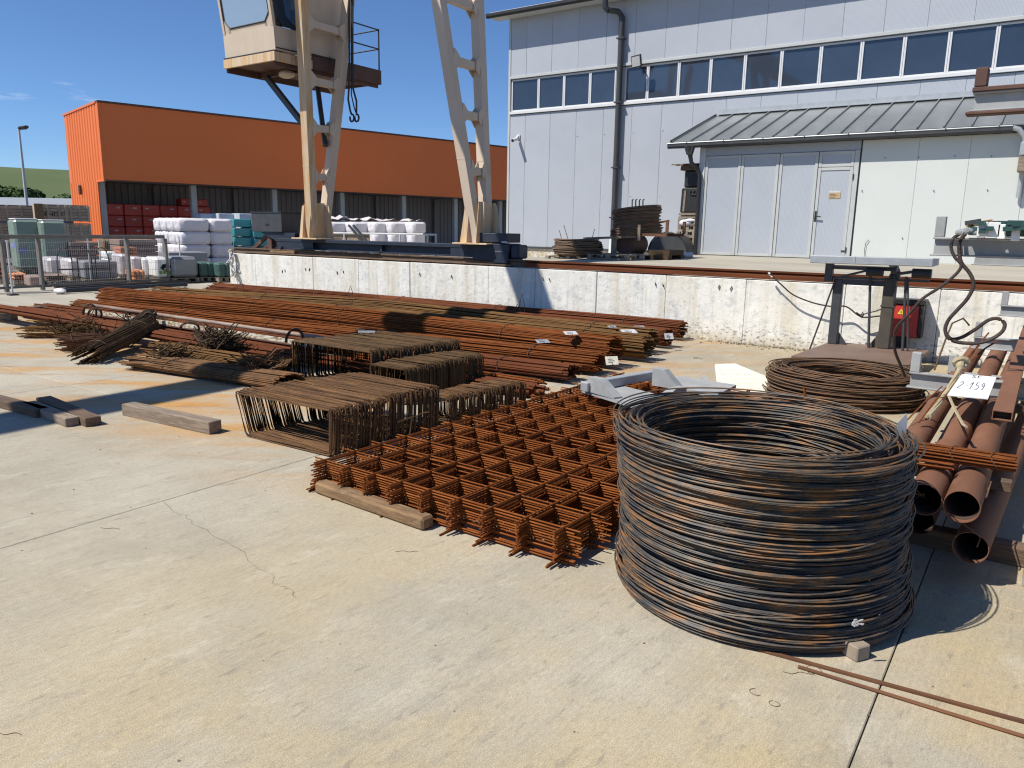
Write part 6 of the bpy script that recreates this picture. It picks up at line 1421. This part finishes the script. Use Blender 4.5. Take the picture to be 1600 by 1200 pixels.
smallpallet('pallet', 'grey pallet under the low brown coil on the raised yard', pc, 1.2, .9, .11)
c3 = pc+ZZ*.115; t = thing('wire_coil', c3, 'low brown wire coil on a pallet behind the crane rail, with bar ends sticking up', 'wire coil')
hb = helix(6, 14, .015, .36, lambda l_, z: .52-.03*l_+.05*math.sin(z*9), .010, 30, 71, jr=.02, jz=.015, amp=.02); hb.v = [np.vstack(hb.v)+c3]; hb.build('winding', COILD, t, smooth=True)
for a_, c_ in (((880, 383), (874, 360)), ((890, 382), (881, 352)), ((922, 384), (929, 358))):
    part('bar_end', TIE, t, lambda b: b.cyl(onY(*a_, 15.3), onY(*c_, 15.2), .007, 5))
tag(part('scrap_hump', COILD, None, lambda b: b.sphere((-9.75, 13.2, 1.02), (.36, .3, .13), 12, 6), smooth=True), 'low grey brown hump of wire rope behind the crane bogie', 'wire rope')
tag(part('wood_plank', WOODG, None, lambda b: b.beam((-8.9, 15.6, 1.53), (-7.6, 15.9, 1.60), .10, .05)), 'pale plank lying from the low coil to the decoiler frame', 'plank')
# decoiler with a tall coil, on its frame
YD = 16.3
dc = thing('decoiler', (-7.65, YD, 1.1), 'rusty decoiler frame on a round drum, carrying the tall brown coil', 'decoiler')
zg = zplat(-7.6, YD)
q = onY(995, 383, YD)
part('drum', BROWNP, dc, lambda b: b.cyl((q[0]-.12, YD-.35, zg+.30), (q[0]-.12, YD+.35, zg+.30), .24, 18), smooth=True)
part('frame', RUSTD, dc, lambda b: (b.box(-8.3, -6.95, YD-.5, YD-.42, zg+.50, zg+.56), b.box(-8.3, -6.95, YD+.42, YD+.5, zg+.50, zg+.56), b.box(-8.30, -8.22, YD-.41, YD+.41, zg+.5, zg+.555), b.box(-6.98, -6.92, YD-.5, YD-.46, zg+.56, zg+.84), b.box(-6.98, -6.92, YD+.44, YD+.5, zg+.56, zg+.84), b.beam((-7.6, YD-.46, zg+.72), (-6.92, YD-.46, zg+.84), .03, .04)))
part('leg', PALLET, dc, lambda b: b.box(-8.28, -8.18, YD-.52, YD-.43, zg, zg+.499)); part('upright', PALLET, dc, lambda b: b.box(-7.62, -7.56, YD-.55, YD-.505, zg+.4, zg+.75))
part('sledge', SCRAP, dc, lambda b: (b.box(-8.4, -6.9, YD-.45, YD-.25, zg-.02, zg+.09), b.box(-8.4, -6.9, YD+.25, YD+.45, zg-.02, zg+.09), b.box(-7.4, -6.9, YD-.4, YD+.4, zg+.09, zg+.20)))
c4 = np.array([q[0]-.03, YD, zg+.50]); t = thing('wire_coil', c4, 'tall leaning brown wire coil standing on the decoiler by the grey wall', 'wire coil')
hb = helix(5, 28, .01, .60, lambda l_, z: .56-.03*l_-.06*z+.012*math.sin(z*14), .009, 30, 72, jr=.018, jz=.014, amp=.022); V = np.vstack(hb.v); V[:, 2] += V[:, 0]*.10; hb.v = [V+c4]; hb.build('winding', COILD, t, smooth=True)
for k in range(4): part('mandrel_pin', DGREY, t, lambda b: b.tube([c4+np.array([-.13+.09*k, 0, .5]), c4+np.array([-.14+.09*k, 0, .80]), c4+np.array([-.11+.09*k, 0, .82])], .014, 6))
rk_p = np.array([-6.95, 17.9, zplat(-6.95, 17.9)])
hv = thing('steel_hood', (-7.9, 18.2, 1.1), 'dark rounded steel hood standing behind the decoiler', 'hood')
part('shell', DGREY, hv, lambda b: b.prism([(-8.0+.52*math.cos(a), 18.3, zplat(-8, 18.3)+.02+.52*max(0, math.sin(a))) for a in np.linspace(0, PI, 12)], (0, .7, 0)), smooth=True)
part('rim', BLACK, hv, lambda b: b.tube([(-8.0+.53*math.cos(a), 18.29, zplat(-8, 18.3)+.03+.53*math.sin(a)) for a in np.linspace(0, PI, 12)], .018, 6))
p0 = ground_at(1037, 402); tag(part('plastic_pipe', UPVC, None, lambda b: b.cyl(p0+ZZ*.06, p0+np.array([.62, .25, .07]), .06, 12), smooth=True), 'short white plastic pipe lying on the raised yard before the pallet stack', 'pipe')
for k, (px, py) in enumerate(((962, 405), (985, 404))):
    p = ground_at(px, py); smallpallet('pallet', ['broken grey pallet lying by the downspout foot', 'broken grey pallet lying beneath the decoiler'][k], p, 1.0, .8, .11)
# stack of pallets with odd loads
PS = np.array([-8.0, 19.3, zplat(-8.0, 19.3)])
x0 = onY(1056, 390, 18.86)[0]; x1 = min(-7.50, onY(1090, 392, 18.86)[0]); wS = x1-x0; PS[0] = (x0+x1)/2
for k in range(6):
    p = PS+ZZ*(.004+k*.148)+np.array([random.uniform(-.02, .02), random.uniform(-.03, .03), 0])
    smallpallet('pallet', ['bottom pallet of the stack by the annex corner', 'pallet in the stack by the annex corner', 'pallet in the stack by the annex corner', 'pallet in the stack by the annex corner', 'pallet in the stack by the annex corner', 'top pallet of the stack by the annex corner, with white film on it'][k], p, wS, .9, .14, 'pallets stacked by the annex corner' if 0 < k < 5 else None)
zt = PS[2]+6*.148+.01
tag(part('plastic_film', WHITEP, None, lambda b: (b.sphere(PS+np.array([-.05, -.42, 6*.148-.10]), (.18, .06, .09), 10, 6), b.sphere(PS+np.array([.08, -.44, 6*.148-.04]), (.14, .05, .05), 8, 5)), smooth=True), 'crumpled white film hanging over the top of the pallet stack', 'film')
tag(part('stacked_board', PALLET, None, lambda b: (b.frame(PS+np.array([-.26, -.4, 6*.148+.012]), (.56, 0, 0), (0, .8, 0), (0, 0, .05), .005), b.frame(PS+np.array([-.24, -.42, 6*.148+.09]), (.52, 0, 0), (0, .8, 0), (0, 0, .06), .005), b.frame(PS+np.array([-.2, -.38, 6*.148+.063]), (.1, 0, 0), (0, .7, 0), (0, 0, .026)), b.frame(PS+np.array([.15, -.38, 6*.148+.063]), (.1, 0, 0), (0, .7, 0), (0, 0, .026)))), 'pale boards lying on the pallet stack under the dark machine', 'boards')
mc = thing('dark_machine', PS+ZZ*(6*.148+.16), 'dark boxy old machine on the pallet stack under a corrugated sheet', 'machine')
zb = PS[2]+6*.148+.155
part('lower_case', BLACK, mc, lambda b: b.frame((PS[0]-.25, PS[1]-.36, zb), (.54, 0, 0), (0, .7, 0), (.02, 0, .62), .03)); part('side_strip', WOODG, mc, lambda b: b.frame((PS[0]-.17, PS[1]-.372, zb+.03), (.05, 0, 0), (0, .01, 0), (.02, 0, .52)))
part('coil_fitting', DGREY, mc, lambda b: [b.tube([np.array([PS[0]+.06+.06*math.cos(a)+.07*j, PS[1]-.38, zb+.50+.06*math.sin(a)]) for a in np.linspace(0, 2*PI, 9)[:-1]], .014, 5, closed=True) for j in range(2)])
part('upper_case', BLACK, mc, lambda b: b.frame((PS[0]-.20, PS[1]-.30, zb+.63), (.42, 0, 0), (0, .6, 0), (0, 0, .42), .03)); part('top_plate', WOODD, mc, lambda b: b.frame((PS[0]-.30, PS[1]-.36, zb+1.055), (.60, 0, 0), (0, .7, 0), (.02, 0, .13), .01))
cs = thing('corrugated_sheet', (PS[0], PS[1], zb+1.2), 'small weathered corrugated sheet covering the dark machine', 'sheet')
def corr(b):
    V = []; n = 40
    for i in range(n+1):
        x = PS[0]-.50+.95*i/n; z = zb+1.215+.022*math.sin(i*.95); V += [(x, PS[1]-.48, z-.03), (x, PS[1]+.4, z+.05), (x, PS[1]-.48, z-.036), (x, PS[1]+.4, z+.044)]
    F = [(4*i, 4*i+4, 4*i+5, 4*i+1) for i in range(n)]+[(4*i+2, 4*i+3, 4*i+7, 4*i+6) for i in range(n)]+[(4*i, 4*i+2, 4*i+6, 4*i+4) for i in range(n)]
    b.add(V, F)
part('sheet', WOODG, cs, corr, smooth=True); part('ridge_strip', DGREY, cs, lambda b: b.box(PS[0]-.3, PS[0]+.3, PS[1]+.3, PS[1]+.34, zb+1.185, zb+1.2))
# rusty posts and odds behind the crane's left end
ra = thing('rail_stop', (-16.3, 12.2, 1.05), 'rusty braced rail stop at the far end of the crane rail', 'rail stop')
part('upright', BROWNP, ra, lambda b: b.box(-15.72, -15.55, 12.05, 12.25, 1.05, 1.54, .01)); part('brace', BROWNP, ra, lambda b: (b.beam((-16.45, 12.15, 1.08), (-15.75, 12.15, 1.50), .07, .09), b.beam((-16.1, 12.15, 1.07), (-15.8, 12.15, 1.22), .06, .06)))
part('foot_plate', BROWNP, ra, lambda b: b.box(-16.6, -15.5, 12.02, 12.3, 1.051, 1.075))
for k, (x, y, L) in enumerate(((-15.45, 11.9, .9), (-16.8, 12.1, .6))):
    tag(part('wood_packer', WOODB, None, lambda b: b.frame((x, y, 1.052), (L, 0, 0), (0, .16, 0), (0, 0, .06), .008)), ['pale yellow wood packer on the wall top before the motor box', 'pale wood packer lying at the very end of the wall'][k], 'wood packer')
sc = thing('scrap_heap', (-16.6, 12.6, 1.0), 'small heap of rusty scrap plates on the end of the wall behind the rail stop', 'scrap')
part('plate', BROWNP, sc, lambda b: [b.frame(np.array([-17.0+.12*k, 12.5+.06*(k % 3), 1.03+.02*k]), (.5, .1, .12*(-1)**k), (.05, .4, 0), (0, 0, .02)) for k in range(6)])
kn = thing('rope_bundle', onY(362, 420, 11.8), 'knotted grey rope bundle hanging off the end of the retaining wall', 'rope')
def knots(b):
    r_ = np.random.default_rng(4); p0 = onY(361, 390, 11.75)
    for k in range(7):
        P = [p0+np.array([r_.normal(0, .06), r_.normal(0, .04), -.05-.12*i+r_.normal(0, .03)]) for i in range(6)]; P = [p0]+P; b.tube(P, .016, 5)
    b.tube([p0+np.array([.03+.06*math.cos(a), 0, -.50+.12*math.sin(a)]) for a in np.linspace(0, 2*PI, 10)[:-1]], .016, 5, closed=True)
part('strand', TAGW, kn, knots, smooth=True); part('tie', ROPE, kn, lambda b: b.sphere(onY(361, 392, 11.75), (.06, .06, .05), 8, 5))
p = G(352, 456); tag(part('dark_block', BLACK, None, lambda b: b.frame(p-rt_*.25, rt_*.35-fw_*.1, fw_*.25, ZZ*.06, .01)), 'dark flat plate on the ground at the foot of the wall end', 'plate')
p = G(335, 455); tag(part('stone', TAGW, None, lambda b: b.sphere(p+ZZ*.04, (.12, .08, .06), 8, 5)), 'small white lump on the ground near the wall end', 'stone')
# pipe rail beyond the crane, in front of the far bales
pr = thing('pipe_railing', onY(590, 372, 14.5), 'grey pipe railing with two leaning struts seen over the crane carriage', 'railing')
A, B_ = onY(515, 364, 16.0), onY(682, 366.5, 16.0)
part('top_pipe', STEELCOL, pr, lambda b: b.cyl(A, B_, .025, 8)); zl = .8
for px in (516, 538, 625, 668, 681): q = onY(px, 366, 16.0); part('post', STEELCOL, pr, lambda b: b.cyl((q[0], 16.0, .6), q, .025, 8))
for d_ in (0, 7): a_, c_ = onY(545+d_, 352, 15.9), onY(566+d_, 376, 15.9); part('strut', DGREY, pr, lambda b: b.beam(a_, c_, .05, .05))
part('board', WOODG, pr, lambda b: b.box(A[0]+.1, A[0]+1.6, 16.05, 16.09, A[2]-.22, A[2]+.0))

# ================================================================== LOOSE BARS AND SCRAPS NEAR THE CAMERA
A, B_ = G(1186, 1017), G(1640, 1141)
o = tag(part('flat_bar', RUSTD, None, lambda b: b.beam(A+ZZ*.006, B_+ZZ*.006, .017, .011, ch=.001)), 'red brown square bar on the concrete, reaching under the front of the big coil', 'bar', None)
A, B_ = G(1247, 1044), G(1640, 1166)
o = tag(part('round_bar', RUSTD, None, lambda b: b.tube([A+ZZ*.007, B_+ZZ*.007], .0075, 7), smooth=True), 'thin ribbed round bar on the concrete in front of the square one', 'bar', None)
part('tie_wire', TIE, o, lambda b: b.tube([A+np.array([.06+.03*math.cos(a), .012*math.sin(a), .012+.012*math.sin(a)]) for a in np.linspace(0, 5, 9)], .0016, 4))
sx = [(1182, 1082, .026, 0), (1248, 1052, .03, 1), (1210, 1100, .02, 2), (636, 862, .03, 1), (1395, 988, .03, 1), (172, 826, .03, 1), (255, 650, .07, 1), (1090, 560, .06, 2), (975, 566, .05, 0), (12, 1147, .025, 1)]
labs = ['thin curled scrap of tie wire on the bare concrete', 'thin wavy scrap of tie wire on the bare concrete', 'nearly closed loop of tie wire on the bare concrete']
for px, py, r_, kd in sx:
    p = G(px, py)+ZZ*.002; a0 = random.uniform(0, 6)
    if kd == 0: P = [p+np.array([r_*math.cos(a0+a), r_*.8*math.sin(a0+a), 0]) for a in np.linspace(0, 3.6, 9)]
    elif kd == 1: P = [p+rt_*(r_*(i-4)*.5)+fw_*(.25*r_*math.sin(i*1.3+a0)) for i in range(9)]
    else: P = [p+np.array([r_*math.cos(a0+a), r_*.8*math.sin(a0+a), 0]) for a in np.linspace(0, 5.8, 12)]
    tag(part('wire_scrap', TIE, None, lambda b: b.tube(P, .0011 if py > 700 else .003, 4)), labs[kd], 'wire scrap', 'wire scraps on the concrete')
def weeds(b):                                           # dry grass along the foot of the wall
    r_ = np.random.default_rng(3)
    for k in range(520):
        x = -4.3+r_.beta(1.5, 1.2)*3.0; y = YW-.01-abs(r_.normal(0, .10)); h = r_.uniform(.01, .05); a = r_.uniform(0, 6); p = np.array([x, y, 0]); d = np.array([math.cos(a), math.sin(a), 0]); q = np.array([-d[1], d[0], 0])*.004
        b.add([p-q, p+q, p+d*h*.8+ZZ*h], [(0, 1, 2)])
part('weeds', mat('dry_weed', (.16, .13, .06), (.10, .085, .045), scale=9), None, weeds, kind='stuff')
def debris(b):
    r_ = np.random.default_rng(9)
    for k in range(300):
        if k < 200: x, y = -4.4+r_.random()*3.3, YW-.02-abs(r_.normal(0, .14)); s_ = r_.uniform(.004, .022)
        else: x, y = r_.uniform(-6, .2), r_.uniform(1.2, 9); s_ = r_.uniform(.002, .006)
        b.frame((x, y, 0), (s_*1.3, s_*.3, 0), (-s_*.2, s_, 0), (0, .1*s_, s_*.7))
part('debris', JOINT, None, debris, kind='stuff')
